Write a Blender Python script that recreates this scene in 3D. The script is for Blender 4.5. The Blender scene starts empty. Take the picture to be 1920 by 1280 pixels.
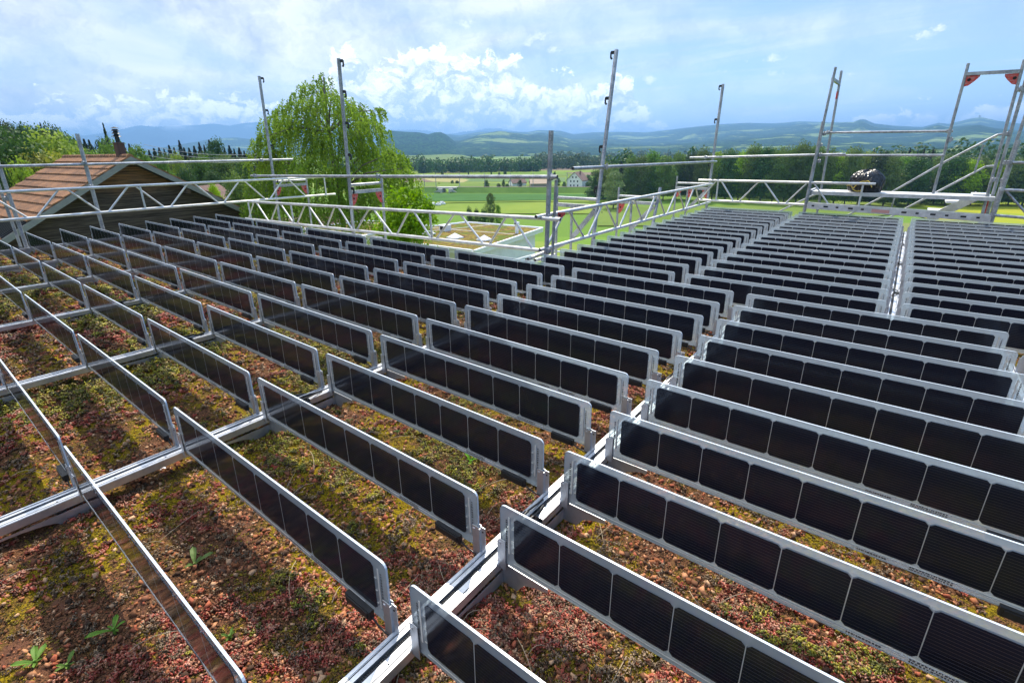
import bpy, math, random
import numpy as np
from mathutils import Vector, Matrix
R = math.radians
random.seed(7)
rng = np.random.default_rng(7)
SC = bpy.context.scene
COL = SC.collection

# ------------------------------------------------------------------ camera
CAM = np.array([0.8942, -0.6537, 1.4951]); YAW, PIT, ROL = -0.6647, -0.3382, -0.0112
FPX = 921.78                                     # focal length in pixels of the 1920 px wide photograph
_cy, _sy, _cp, _sp = math.cos(YAW), math.sin(YAW), math.cos(PIT), math.sin(PIT)
_f = np.array([_sy*_cp, _cy*_cp, _sp]); _r = np.array([_cy, -_sy, 0.0]); _u = np.cross(_r, _f)
_c, _s = math.cos(ROL), math.sin(ROL)
CR, CU, CF = _r*_c + _u*_s, -_r*_s + _u*_c, _f
cd = bpy.data.cameras.new('camera'); co = bpy.data.objects.new('camera', cd); COL.objects.link(co)
cd.sensor_width = 36; cd.lens = 36*FPX/1920; cd.shift_y = -32/1920
cd.clip_start = 0.05; cd.clip_end = 90000
co.matrix_world = Matrix(((CR[0], CU[0], -CF[0], CAM[0]), (CR[1], CU[1], -CF[1], CAM[1]), (CR[2], CU[2], -CF[2], CAM[2]), (0, 0, 0, 1)))
SC.camera = co

def ray(x, y): return CF + CR*(x-960)/FPX - CU*(y-608)/FPX
def at(x, y, **k):
    """the point seen at pixel x, y of the photograph on a plane X=, Y= or Z=, or at forward depth D= / horizontal distance H="""
    d = ray(x, y); (a, v), = k.items()
    if a == 'D': return CAM + d*v
    if a == 'H': return CAM + d*v/math.hypot(d[0], d[1])
    i = 'XYZ'.index(a); return CAM + d*(v-CAM[i])/d[i]
def azel(x, y):
    d = ray(x, y); return math.degrees(math.atan2(d[0], d[1])), math.degrees(math.atan2(d[2], math.hypot(d[0], d[1])))
def project(P):
    d = P - CAM; z = d @ CF; zz = np.where(z > .01, z, .01)
    return 960 + FPX*(d @ CR)/zz, 608 - FPX*(d @ CU)/zz, z
def infrustum(P, m=180):
    x, y, z = project(P); return (z > .1) & (x > -m) & (x < 1920+m) & (y > -m) & (y < 1280+m)

# ------------------------------------------------------------------ colour management and render set-up
SC.view_settings.view_transform = 'Standard'; SC.view_settings.look = 'None'
SC.view_settings.exposure = 0.5; SC.view_settings.gamma = 1.0; SC.view_settings.use_curve_mapping = False
SC.render.engine = 'CYCLES'
SC.cycles.max_bounces = 7; SC.cycles.diffuse_bounces = 2; SC.cycles.glossy_bounces = 3; SC.cycles.transparent_max_bounces = 40
SC.cycles.transmission_bounces = 4; SC.cycles.volume_bounces = 0
SC.cycles.use_denoising = True
SC.cycles.sample_clamp_indirect = 6.0
SC.cycles.caustics_reflective = False; SC.cycles.caustics_refractive = False

# ------------------------------------------------------------------ node helper
class N:
    """small node-tree writer: N(tree).n(type, inputs..., attr=...)"""
    def __init__(s, nt): s.t = nt; nt.nodes.clear()
    def n(s, typ, ins=None, **at_):
        nd = s.t.nodes.new(typ)
        for k, v in at_.items(): setattr(nd, k, v)
        for k, v in (ins or {}).items():
            sock = nd.inputs[k]
            if isinstance(v, bpy.types.NodeSocket): s.t.links.new(v, sock)
            elif isinstance(v, bpy.types.Node): s.t.links.new(v.outputs[0], sock)
            else: sock.default_value = v
        return nd
    def m(s, op, a, b=0.0, c=None, clamp=False):
        ins = {0: a, 1: b}
        if c is not None: ins[2] = c
        nd = s.n('ShaderNodeMath', ins, operation=op); nd.use_clamp = clamp
        return nd.outputs[0]
    def mix(s, f, a, b):
        nd = s.n('ShaderNodeMix', data_type='RGBA'); 
        for i, v in ((0, f), (6, a), (7, b)):
            if isinstance(v, bpy.types.NodeSocket): s.t.links.new(v, nd.inputs[i])
            elif isinstance(v, bpy.types.Node): s.t.links.new(v.outputs[0], nd.inputs[i])
            else: nd.inputs[i].default_value = v if i == 0 else (*v[:3], 1)
        return nd.outputs[2]
    def ramp(s, f, stops, interp='LINEAR'):
        nd = s.n('ShaderNodeValToRGB', {0: f}); cr = nd.color_ramp; cr.interpolation = interp
        while len(cr.elements) > 1: cr.elements.remove(cr.elements[-1])
        for i, (p, c) in enumerate(stops):
            e = cr.elements[0] if i == 0 else cr.elements.new(p)
            e.position = p; e.color = (*c[:3], 1) if hasattr(c, '__len__') else (c, c, c, 1)
        return nd.outputs[0]
    def ss(s, v, a, b):      # smoothstep
        nd = s.n('ShaderNodeMapRange', {0: v, 1: a, 2: b, 3: 0.0, 4: 1.0}, interpolation_type='SMOOTHSTEP'); return nd.outputs[0]

# ------------------------------------------------------------------ sun and sky
SUN = Vector((-0.38, 0.70, 1.0)).normalized()
SUN_EL = math.asin(SUN.z); SUN_AZ = math.atan2(SUN.x, SUN.y)
ld = bpy.data.lights.new('sun', 'SUN'); lo = bpy.data.objects.new('sun', ld); COL.objects.link(lo)
ld.energy = 4.7; ld.angle = R(0.55); ld.color = (1.0, 0.92, 0.79)
lo.rotation_euler = (-SUN).to_track_quat('-Z', 'Y').to_euler()

W = bpy.data.worlds.new('World'); SC.world = W; W.use_nodes = True
g = N(W.node_tree)
sky = g.n('ShaderNodeTexSky', sky_type='NISHITA', sun_disc=False, sun_elevation=SUN_EL, sun_rotation=SUN_AZ, altitude=550.0, air_density=1.0, dust_density=0.6, ozone_density=1.4)
tc = g.n('ShaderNodeTexCoord'); sep = g.n('ShaderNodeSeparateXYZ', {0: tc.outputs['Generated']})
X_, Y_, Z_ = sep.outputs
az = g.m('MULTIPLY', g.m('ARCTAN2', X_, Y_), 57.29578); el = g.m('MULTIPLY', g.m('ARCSINE', Z_), 57.29578)
uv = g.n('ShaderNodeCombineXYZ', {0: az, 1: g.m('MULTIPLY', el, 1.35), 2: 0.0}).outputs[0]
zden = g.m('MAXIMUM', g.m('ADD', Z_, 0.09), 0.03)
plane = g.n('ShaderNodeCombineXYZ', {0: g.m('DIVIDE', X_, zden), 1: g.m('DIVIDE', Y_, zden), 2: 0.0}).outputs[0]
# top of the cumulus bank against azimuth, read off the photograph as angles
tops = [(0, 165), (100, 158), (200, 172), (300, 160), (400, 150), (470, 172), (560, 190), (612, 125), (640, 72), (690, 78), (720, 110), (760, 70), (830, 66), (880, 92), (960, 86),
        (1010, 135), (1060, 122), (1100, 150), (1150, 128), (1200, 165), (1222, 210), (1300, 232), (1360, 258), (1450, 262), (1560, 240), (1600, 205), (1640, 190), (1700, 184), (1780, 186), (1850, 168), (1920, 150)]
fc = g.n('ShaderNodeFloatCurve', {1: g.m('DIVIDE', g.m('ADD', az, 95.0), 120.0)})
cv = fc.mapping.curves[0]
pts = sorted((( (azel(x, y)[0]+95)/120, azel(x, y)[1]/16) for x, y in tops))
pts = [(0.0, .3)] + pts + [(1.0, .3)]
while len(cv.points) < len(pts): cv.points.new(.5, .5)
for p, (a, b) in zip(cv.points, pts): p.location = (a, b)
fc.mapping.update()
top = g.m('MULTIPLY', fc.outputs[0], 16.0)
warp = g.n('ShaderNodeTexNoise', {'Vector': uv, 'Scale': 0.35, 'Detail': 4.0, 'Roughness': .6}, noise_dimensions='2D')
wv = g.n('ShaderNodeVectorMath', {0: warp.outputs['Color'], 1: (.5, .5, .5)}, operation='SUBTRACT')
wv = g.n('ShaderNodeVectorMath', {0: wv.outputs[0], 3: 3.4}, operation='SCALE')
uvw = g.n('ShaderNodeVectorMath', {0: uv, 1: wv.outputs[0]}).outputs[0]
def puff(vec):
    v = g.n('ShaderNodeTexVoronoi', {'Vector': vec, 'Scale': 0.42, 'Detail': 3.5, 'Roughness': .55, 'Lacunarity': 2.3}, voronoi_dimensions='2D', feature='SMOOTH_F1')
    v.inputs['Smoothness'].default_value = .35
    n = g.n('ShaderNodeTexNoise', {'Vector': vec, 'Scale': .5, 'Detail': 7.0, 'Roughness': .58}, noise_dimensions='2D')
    return g.m('ADD', g.m('SUBTRACT', 1.0, v.outputs['Distance']), g.m('MULTIPLY', g.m('SUBTRACT', n.outputs[0], .5), 1.1))
b0 = puff(uvw)
b1 = puff(g.n('ShaderNodeVectorMath', {0: uvw, 1: (-.35, .9, 0)}).outputs[0])
b2 = puff(g.n('ShaderNodeVectorMath', {0: uvw, 1: (-.9, 2.3, 0)}).outputs[0])
depth = g.m('SUBTRACT', g.m('ADD', top, g.m('MULTIPLY', g.m('SUBTRACT', b0, .55), 2.2)), el)
cum = g.ss(depth, -.1, 0.75)
lit = g.m('ADD', g.m('MULTIPLY', g.m('SUBTRACT', b0, b1), .72), g.m('MULTIPLY', g.m('SUBTRACT', b0, b2), .5))
lit = g.m('ADD', lit, g.m('SUBTRACT', 0.70, g.m('MULTIPLY', g.m('MAXIMUM', depth, 0.0), .075)), clamp=True)
CS = 8.8
cumcol = g.ramp(lit, [(0.0, (.56*CS, .65*CS, .78*CS)), (.30, (.70*CS, .77*CS, .87*CS)), (.60, (1.02*CS, 1.04*CS, 1.07*CS)), (1.0, (1.32*CS, 1.31*CS, 1.29*CS))])
# high veil and streaks, denser to the left, where the sun stands
n1 = g.n('ShaderNodeTexNoise', {'Vector': plane, 'Scale': .55, 'Detail': 8.0, 'Roughness': .55, 'Distortion': .8}, noise_dimensions='2D')
n2 = g.n('ShaderNodeTexNoise', {'Vector': g.n('ShaderNodeVectorMath', {0: plane, 1: (.35, 1.6, 1)}, operation='MULTIPLY').outputs[0], 'Scale': .8, 'Detail': 7.0, 'Roughness': .6, 'Distortion': .5}, noise_dimensions='2D')
left = g.m('SUBTRACT', 1.0, g.ss(az, -58.0, 4.0))
veil = g.m('ADD', g.m('MULTIPLY', left, .86), g.m('MULTIPLY', g.m('SUBTRACT', n1.outputs[0], .5), 1.5), clamp=True)
veil = g.m('ADD', veil, g.m('MULTIPLY', g.ss(n2.outputs[0], .48, .75), .35), clamp=True)
vsh = g.n('ShaderNodeTexNoise', {'Vector': uvw, 'Scale': .13, 'Detail': 9.0, 'Roughness': .66}, noise_dimensions='2D').outputs[0]
veilcol = g.ramp(vsh, [(.30, (.52*CS, .56*CS, .63*CS)), (.46, (.78*CS, .79*CS, .82*CS)), (.62, (1.08*CS, 1.05*CS, 1.02*CS))])
base = g.mix(.45, sky.outputs[0], (.30*CS, .47*CS, .76*CS))
skyc = g.mix(g.m('MULTIPLY', veil, .85), base, veilcol)
# single small puffs
sm = None
for (x, y, w, h) in ((1437, 109, 26, 8), (1465, 138, 30, 9), (1350, 134, 16, 7), (1217, 152, 24, 11), (1744, 62, 22, 9), (876, 46, 22, 14), (1015, 76, 34, 16), (1040, 92, 20, 8), (1352, 222, 24, 8), (1480, 200, 14, 5), (1600, 140, 8, 6), (960, 4, 40, 10)):
    a, e = azel(x, y); sx = w/14.0; sy = h/16.0
    q = g.m('ADD', g.m('POWER', g.m('DIVIDE', g.m('SUBTRACT', az, a), sx), 2.0), g.m('POWER', g.m('DIVIDE', g.m('SUBTRACT', el, e), sy), 2.0))
    q = g.ss(g.m('SUBTRACT', g.m('ADD', 1.0, g.m('MULTIPLY', g.m('SUBTRACT', b0, .55), 1.6)), q), 0.0, 1.1)
    sm = q if sm is None else g.m('MAXIMUM', sm, q)
skyc = g.mix(g.m('MULTIPLY', sm, .85), skyc, (1.0*CS, 1.02*CS, 1.04*CS))
# one lenticular grey streak at the left
a, e = azel(195, 134)
q = g.m('ADD', g.m('POWER', g.m('DIVIDE', g.m('SUBTRACT', az, a), 4.6), 2.0), g.m('POWER', g.m('DIVIDE', g.m('ADD', g.m('SUBTRACT', el, e), g.m('MULTIPLY', g.m('SUBTRACT', az, a), .16)), .8), 2.0))
q = g.ss(g.m('SUBTRACT', g.m('ADD', 1.0, g.m('MULTIPLY', g.m('SUBTRACT', b0, .55), .8)), q), 0.0, 1.0)
skyc = g.mix(g.m('MULTIPLY', q, .6), skyc, (.50*CS, .58*CS, .68*CS))
hidehor = g.ss(el, -2.0, 1.2)
skyc = g.mix(g.m('MULTIPLY', cum, g.m('ADD', .55, g.m('MULTIPLY', hidehor, .42))), skyc, cumcol)
glow_fill = g.m('ADD', g.m('ADD', .76, g.m('MULTIPLY', g.ss(el, 17.0, 34.0), 1.15)), g.m('MULTIPLY', .80, g.m('POWER', 2.718, g.m('MULTIPLY', g.m('MAXIMUM', el, 0.0), -.16))))  # horizon glow, plus extra brightness added above the view as ambient fill
skyc = g.n('ShaderNodeVectorMath', {0: skyc, 3: glow_fill}, operation='SCALE').outputs[0]
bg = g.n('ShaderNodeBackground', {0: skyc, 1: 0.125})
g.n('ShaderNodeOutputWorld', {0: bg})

# ------------------------------------------------------------------ object helpers
def tag(o, label=None, cat=None, group=None, kind=None):
    if label: o['label'] = label
    if cat: o['category'] = cat
    if group: o['group'] = group
    if kind: o['kind'] = kind
    return o
def empty(name, loc=(0, 0, 0), rz=0.0, **k):
    o = bpy.data.objects.new(name, None); COL.objects.link(o); o.location = loc; o.rotation_euler = (0, 0, rz); o.empty_display_size = .1
    return tag(o, **k)
def copy_tree(o, parent=None):
    c = o.copy(); COL.objects.link(c)
    if parent is not None: c.parent = parent
    for ch in KIDS.get(o.name, []): copy_tree(ch, c)
    return c
KIDS = {}
def adopt(o, parent):
    o.parent = parent; KIDS.setdefault(parent.name, []).append(o); return o
def link(name, me, mats, parent=None, smooth=False):
    for m in (mats if isinstance(mats, (list, tuple)) else [mats]): me.materials.append(m)
    if smooth: me.shade_smooth()
    o = bpy.data.objects.new(name, me); COL.objects.link(o)
    if parent is not None: adopt(o, parent)
    return o
class MB:
    def __init__(s): s.v = []; s.f = []; s.m = []; s.k = 0
    def add(s, vs, fs, m=None):
        n = len(s.v); s.v += [tuple(v) for v in vs]; s.f += [tuple(i+n for i in f) for f in fs]; s.m += [s.k if m is None else m]*len(fs); return s
    def box(s, a, b, m=None):
        (x0, y0, z0), (x1, y1, z1) = a, b
        return s.add([(x0, y0, z0), (x1, y0, z0), (x1, y1, z0), (x0, y1, z0), (x0, y0, z1), (x1, y0, z1), (x1, y1, z1), (x0, y1, z1)],
                     [(0, 3, 2, 1), (4, 5, 6, 7), (0, 1, 5, 4), (1, 2, 6, 5), (2, 3, 7, 6), (3, 0, 4, 7)], m)
    def beam(s, p, q, w, h, up=(0, 0, 1), m=None):
        """rectangular bar from p to q, w wide, h high"""
        p = np.array(p, float); q = np.array(q, float); d = q-p; d /= np.linalg.norm(d)
        up = np.array(up, float)
        if abs(d @ up) > .95: up = np.array((0, 1.0, 0))
        a = np.cross(d, up); a /= np.linalg.norm(a); b = np.cross(a, d)
        vs = [e + a*sx*w/2 + b*sz*h/2 for e in (p, q) for sx, sz in ((-1, -1), (1, -1), (1, 1), (-1, 1))]
        return s.add(vs, [(0, 1, 2, 3)[::-1], (4, 5, 6, 7), (0, 1, 5, 4), (1, 2, 6, 5), (2, 3, 7, 6), (3, 0, 4, 7)], m)
    def tube(s, p, q, r, r2=None, n=12, m=None, hollow=True, mi=None):
        p = np.array(p, float); q = np.array(q, float); d = q-p; L = np.linalg.norm(d); d /= L
        r2 = r if r2 is None else r2
        up = np.array((0, 0, 1.0)) if abs(d[2]) < .9 else np.array((1.0, 0, 0))
        a = np.cross(d, up); a /= np.linalg.norm(a); b = np.cross(a, d)
        def ring(c, rr): return [c + a*math.cos(t)*rr + b*math.sin(t)*rr for t in np.arange(n)*2*math.pi/n]
        rings = [ring(p, r), ring(q, r2)]
        if hollow:
            dd = d*min(.08, L*.2)
            rings = [ring(p+dd, r*.86), ring(p, r*.86), ring(p, r), ring(q, r2), ring(q, r2*.86), ring(q-dd, r2*.86)]
        vs = [v for rg in rings for v in rg]; fs = []
        for k in range(len(rings)-1):
            for i in range(n): fs.append((k*n+i, k*n+(i+1) % n, (k+1)*n+(i+1) % n, (k+1)*n+i))
        fs.append(tuple(range(n))[::-1]); fs.append(tuple(range((len(rings)-1)*n, len(rings)*n)))
        return s.add(vs, fs, m)
    def prism(s, poly, z0, z1, m=None, mside=None):
        n = len(poly); vs = [(x, y, z0) for x, y in poly] + [(x, y, z1) for x, y in poly]
        s.add(vs, [tuple(range(n))[::-1], tuple(range(n, 2*n))], m)
        return s.add(vs, [(i, (i+1) % n, n+(i+1) % n, n+i) for i in range(n)], m if mside is None else mside)
    def slab(s, pts, off, m=None):
        """polygon of 3D points thickened by the vector off"""
        n = len(pts); off = np.array(off, float); vs = [np.array(p, float) for p in pts]; vs += [v+off for v in vs]
        return s.add(vs, [tuple(range(n))[::-1], tuple(range(n, 2*n))] + [(i, (i+1) % n, n+(i+1) % n, n+i) for i in range(n)], m)
    def path(s, pts, r, n=8, m=None):
        for a, b in zip(pts[:-1], pts[1:]): s.tube(a, b, r, n=n, m=m, hollow=False)
        return s
    def build(s, name, mats, parent=None, smooth=None, **k):
        me = bpy.data.meshes.new(name); me.from_pydata(s.v, [], s.f); me.update()
        if len(set(s.m)) > 1 or (s.m and s.m[0]): me.polygons.foreach_set('material_index', s.m)
        o = link(name, me, mats, parent)
        if smooth is not None: me.shade_smooth(); me.set_sharp_from_angle(angle=R(smooth))
        return tag(o, **k)
def npmesh(name, V, F, mats, parent=None, col=None, smooth=False, **k):
    """mesh from numpy arrays: V (n,3), F (m,3|4); col (m,3) one colour per face"""
    me = bpy.data.meshes.new(name); nf, s = F.shape
    me.vertices.add(len(V)); me.vertices.foreach_set('co', np.ascontiguousarray(V, np.float32).ravel())
    me.loops.add(nf*s); me.loops.foreach_set('vertex_index', np.ascontiguousarray(F, np.int32).ravel())
    me.polygons.add(nf); me.polygons.foreach_set('loop_start', np.arange(nf, dtype=np.int32)*s)
    me.update(calc_edges=True)
    if col is not None:
        at_ = me.attributes.new('col', 'FLOAT_COLOR', 'FACE'); c4 = np.ones((nf, 4), np.float32); c4[:, :3] = col; at_.data.foreach_set('color', c4.ravel())
    if smooth: me.shade_smooth()
    o = link(name, me, mats, parent); return tag(o, **k)

def mat(name, fn):
    m = bpy.data.materials.new(name); m.use_nodes = True; gg = N(m.node_tree); out = fn(gg)
    gg.n('ShaderNodeOutputMaterial', {0: out.outputs[0] if isinstance(out, bpy.types.Node) else out}); return m
def P(g, color, rough=.6, metal=0.0, bump=None, spec=.5, **k):
    ins = {'Base Color': (*color, 1) if isinstance(color, tuple) else color, 'Roughness': rough, 'Metallic': metal, 'Specular IOR Level': spec}
    if bump is not None: ins['Normal'] = bump
    ins.update(k); return g.n('ShaderNodeBsdfPrincipled', ins)
def noise(g, sc, det=5.0, rough=.55, vec=None, co='Object', dist=0.0):
    v = vec if vec is not None else g.n('ShaderNodeTexCoord').outputs[co]
    return g.n('ShaderNodeTexNoise', {'Vector': v, 'Scale': sc, 'Detail': det, 'Roughness': rough, 'Distortion': dist}).outputs[0]
def bumpn(g, h, d=.02, s=1.0): return g.n('ShaderNodeBump', {'Height': h, 'Distance': d, 'Strength': s}).outputs[0]
def worldvec(g, scale=(1, 1, 1)):
    return g.n('ShaderNodeMapping', {0: g.n('ShaderNodeNewGeometry').outputs['Position'], 3: scale}).outputs[0]

# ------------------------------------------------------------------ materials
def m_galv(g, c=(.42, .43, .45), dark=(.22, .23, .25)):
    a = noise(g, 55, 3, vec=worldvec(g)); b = noise(g, 7, 6, .7, vec=worldvec(g))
    col = g.mix(g.ss(b, .35, .7), dark, c); col = g.mix(g.m('MULTIPLY', g.ss(a, .5, .62), .35), col, (.60, .62, .64))
    return P(g, col, g.m('ADD', .38, g.m('MULTIPLY', a, .25)), .7, bumpn(g, a, .001))
M_GALV = mat('galvanised_steel', m_galv)
M_ALU = mat('dull_aluminium_tube', lambda g: m_galv(g, (.72, .71, .68), (.50, .49, .46)))
def _alu(g):
    v = worldvec(g); b = noise(g, 12, 6, .7, vec=v); st = noise(g, 3, 4, .6, vec=worldvec(g, (60, 2, 60)))
    col = g.mix(g.ss(b, .4, .75), (.62, .64, .67), (.46, .49, .52))
    return P(g, col, g.m('ADD', .34, g.m('MULTIPLY', st, .2)), .85, bumpn(g, st, .0006))
M_RAIL = mat('bright_aluminium', _alu)
M_BLACK = mat('black_plastic', lambda g: P(g, g.mix(noise(g, 90, 4), (.012, .012, .013), (.03, .03, .03)), .45))
M_HOLE = mat('dark_inside', lambda g: P(g, (.01, .01, .01), .9))
def _red(g):
    n = noise(g, 30, 6, .7, vec=worldvec(g)); return P(g, g.mix(g.ss(n, .45, .68), (.50, .045, .035), (.36, .22, .20)), .5, 0)
M_RED = mat('scratched_red_paint', _red)
def _cell(g):
    tcx = g.n('ShaderNodeTexCoord'); s_ = g.n('ShaderNodeSeparateXYZ', {0: tcx.outputs['Object']})
    fr = g.m('FRACT', g.m('DIVIDE', s_.outputs[2], .01138))
    ln = g.m('LESS_THAN', fr, .075)
    n = noise(g, 2.5, 4)
    rnd = g.n('ShaderNodeObjectInfo').outputs['Random']
    col = g.mix(rnd, (.007, .009, .018), (.011, .012, .018))
    col = g.mix(g.m('MULTIPLY', ln, .45), col, (.15, .12, .11))
    return P(g, col, g.m('ADD', .10, g.m('MULTIPLY', n, .08)), 0, bumpn(g, noise(g, 14, 2), .0006, .35), .42, **{'Specular Tint': (.62, .80, 1, 1)})
M_CELL = mat('silicon_cells', _cell)
M_RIBBON_LITGAP = mat('tin_and_lit_gap', lambda g: P(g, (.56, .54, .50), .4, .1))
def _glass(g):
    # dusty solar glass: lets most light straight through, scatters some, mirrors a little
    n = g.ss(noise(g, 3, 2, .5), .3, .8)
    tr = g.n('ShaderNodeBsdfTransparent', {0: (.86, .93, .93, 1)})
    df = g.n('ShaderNodeBsdfDiffuse', {0: (.58, .63, .69, 1)}); tl = g.n('ShaderNodeBsdfTranslucent', {0: (.74, .79, .86, 1)})
    sc_ = g.n('ShaderNodeMixShader', {0: .62, 1: df, 2: tl})
    body = g.n('ShaderNodeMixShader', {0: g.m('ADD', .38, g.m('MULTIPLY', n, .04)), 1: tr, 2: sc_})
    gl = g.n('ShaderNodeBsdfGlossy', {0: (.95, .97, 1, 1), 1: .04})
    fz = g.n('ShaderNodeFresnel', {0: 1.45})
    return g.n('ShaderNodeMixShader', {0: g.m('MULTIPLY', fz.outputs[0], .9), 1: body, 2: gl})
M_GLASS = mat('solar_glass', _glass)
M_RIM = mat('ground_glass_edge', lambda g: P(g, (.50, .55, .59), .3, 0, None, .6))
def _gcell(g):
    # clear glass over the cells: only the mirror part and a little dust
    tr = g.n('ShaderNodeBsdfTransparent', {0: (.97, .98, .98, 1)})
    gl = g.n('ShaderNodeBsdfGlossy', {0: (1, 1, 1, 1), 1: .03}); fz = g.n('ShaderNodeFresnel', {0: 1.42})
    return g.n('ShaderNodeMixShader', {0: g.m('MULTIPLY', fz.outputs[0], .45), 1: tr, 2: gl})
M_LABEL = mat('film_label', lambda g: g.n('ShaderNodeMixShader', {0: .25, 1: g.n('ShaderNodeBsdfTransparent'), 2: P(g, (.75, .76, .78), .3)}))
M_INK = mat('grey_ink', lambda g: P(g, (.035, .035, .04), .5))
def _leafmat(name, a, b, c, sc=1.2, tl=.45):
    def fn(g):
        v = worldvec(g); n = noise(g, sc, 4, .6, vec=v); n2 = noise(g, sc*9, 2, vec=v)
        rnd = g.n('ShaderNodeObjectInfo').outputs['Random']
        col = g.ramp(g.m('ADD', g.m('MULTIPLY', n, .75), g.m('MULTIPLY', n2, .3)), [(.30, a), (.52, b), (.78, c)])
        hs = g.n('ShaderNodeHueSaturation', {0: g.m('ADD', .485, g.m('MULTIPLY', rnd, .03)), 1: g.m('ADD', .85, g.m('MULTIPLY', rnd, .25)), 2: g.m('ADD', .75, g.m('MULTIPLY', rnd, .5)), 4: col})
        d = P(g, hs.outputs[0], .55, 0, None, .25); t = g.n('ShaderNodeBsdfTranslucent', {0: hs})
        return g.n('ShaderNodeMixShader', {0: tl, 1: d, 2: t})
    return mat(name, fn)
M_BIRCH = _leafmat('birch_leaves', (.065, .12, .015), (.18, .28, .028), (.30, .39, .055), 1.3, .55)
M_LIME = _leafmat('lime_green_leaves', (.14, .23, .02), (.23, .33, .025), (.33, .42, .04), .9, .5)
M_YEL = _leafmat('yellow_green_leaves', (.17, .19, .02), (.25, .26, .03), (.30, .30, .05), .9, .5)
M_LEAF = _leafmat('broadleaf_leaves', (.06, .12, .016), (.11, .19, .026), (.18, .27, .04), .25, .45)
M_DLEAF = _leafmat('dark_broadleaf_leaves', (.028, .062, .016), (.045, .092, .020), (.075, .13, .028), .25, .35)
M_NEEDLE = _leafmat('conifer_needles', (.014, .034, .015), (.024, .05, .019), (.04, .075, .026), .4, .15)
def _bark(g): n = noise(g, 18, 5, .7); return P(g, g.mix(n, (.05, .04, .03), (.20, .17, .14)), .9, 0, bumpn(g, n, .02))
M_BARK = mat('tree_bark', _bark)

def _ground(g):
    v = worldvec(g)
    n1 = noise(g, 1.6, 5, .6, vec=v, dist=.4); n2 = noise(g, 2.3, 5, .62, vec=worldvec(g, (1, 1, 3.1))); n3 = noise(g, 60, 5, .7, vec=v); n4 = noise(g, 11, 6, .65, vec=v)
    n5 = noise(g, 170, 3, .8, vec=v); soil = g.mix(g.ss(n5, .40, .62), (.016, .010, .006), (.24, .11, .052))
    soil = g.mix(g.ss(n4, .5, .68), soil, (.17, .075, .045))
    moss = g.mix(g.ss(n5, .38, .64), (.045, .034, .004), (.36, .25, .008))
    c = g.mix(g.m('MULTIPLY', g.ss(n1, .44, .54), g.ss(n4, .38, .50)), soil, moss)
    h = g.m('ADD', g.m('ADD', g.m('MULTIPLY', n3, .6), g.m('MULTIPLY', n5, .5)), g.m('MULTIPLY', n4, .8))
    return P(g, c, .95, 0, bumpn(g, h, .012, .9), .1)
M_GROUND = mat('sedum_roof_substrate', _ground)
def _attr(name, rough=.85, tl=0.0, spec=.25):
    def fn(g):
        a = g.n('ShaderNodeAttribute', attribute_name='col').outputs[0]
        n = noise(g, 160, 3, vec=worldvec(g)); c = g.mix(g.m('MULTIPLY', n, .40), a, (.05, .028, .015))
        d = P(g, c, rough, 0, None, spec)
        if not tl: return d
        return g.n('ShaderNodeMixShader', {0: tl, 1: d, 2: g.n('ShaderNodeBsdfTranslucent', {0: a})})
    return mat(name, fn)
M_CHIP = _attr('crushed_brick'); M_SEDUM = _attr('sedum_leaves', .45, .25, .5)
def _wall(g): n = noise(g, 1.3, 6, .7); return P(g, g.mix(g.ss(n, .4, .8), (.80, .80, .78), (.66, .66, .64)), .85, 0, bumpn(g, noise(g, 70, 3), .003))
M_WHITE = mat('white_render', _wall)
M_CONC = mat('concrete', lambda g: P(g, g.mix(noise(g, 2, 5), (.34, .33, .30), (.48, .47, .43)), .9))
M_WTRIM = mat('white_metal_trim', lambda g: P(g, g.mix(noise(g, 4, 4), (.82, .83, .84), (.7, .71, .72)), .4))
M_WIN = mat('dark_window_glass', lambda g: P(g, (.03, .04, .05), .06, 0, None, .8))
def _tile(g, c1=(.35, .165, .075), c2=(.18, .088, .045)):
    tcx = g.n('ShaderNodeTexCoord').outputs['Object']; n = noise(g, 1.1, 6, .7, vec=tcx); n2 = noise(g, 9, 4, .6, vec=tcx)
    col = g.mix(g.ss(n, .38, .66), c1, c2); col = g.mix(g.m('MULTIPLY', g.ss(n2, .48, .66), .6), col, (.10, .075, .055))
    sx = g.n('ShaderNodeSeparateXYZ', {0: tcx}); w = g.m('SINE', g.m('MULTIPLY', sx.outputs[0], 2*math.pi/.21))
    col = g.mix(g.m('MULTIPLY', g.ss(w, -.4, -.95), .45), col, (.07, .035, .025))
    return P(g, col, .8, 0, bumpn(g, w, .03, .8), .3)
M_TILE = mat('clay_roof_tiles', _tile)
M_TILE2 = mat('brown_roof_tiles', lambda g: _tile(g, (.20, .11, .085), (.13, .075, .06)))
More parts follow.
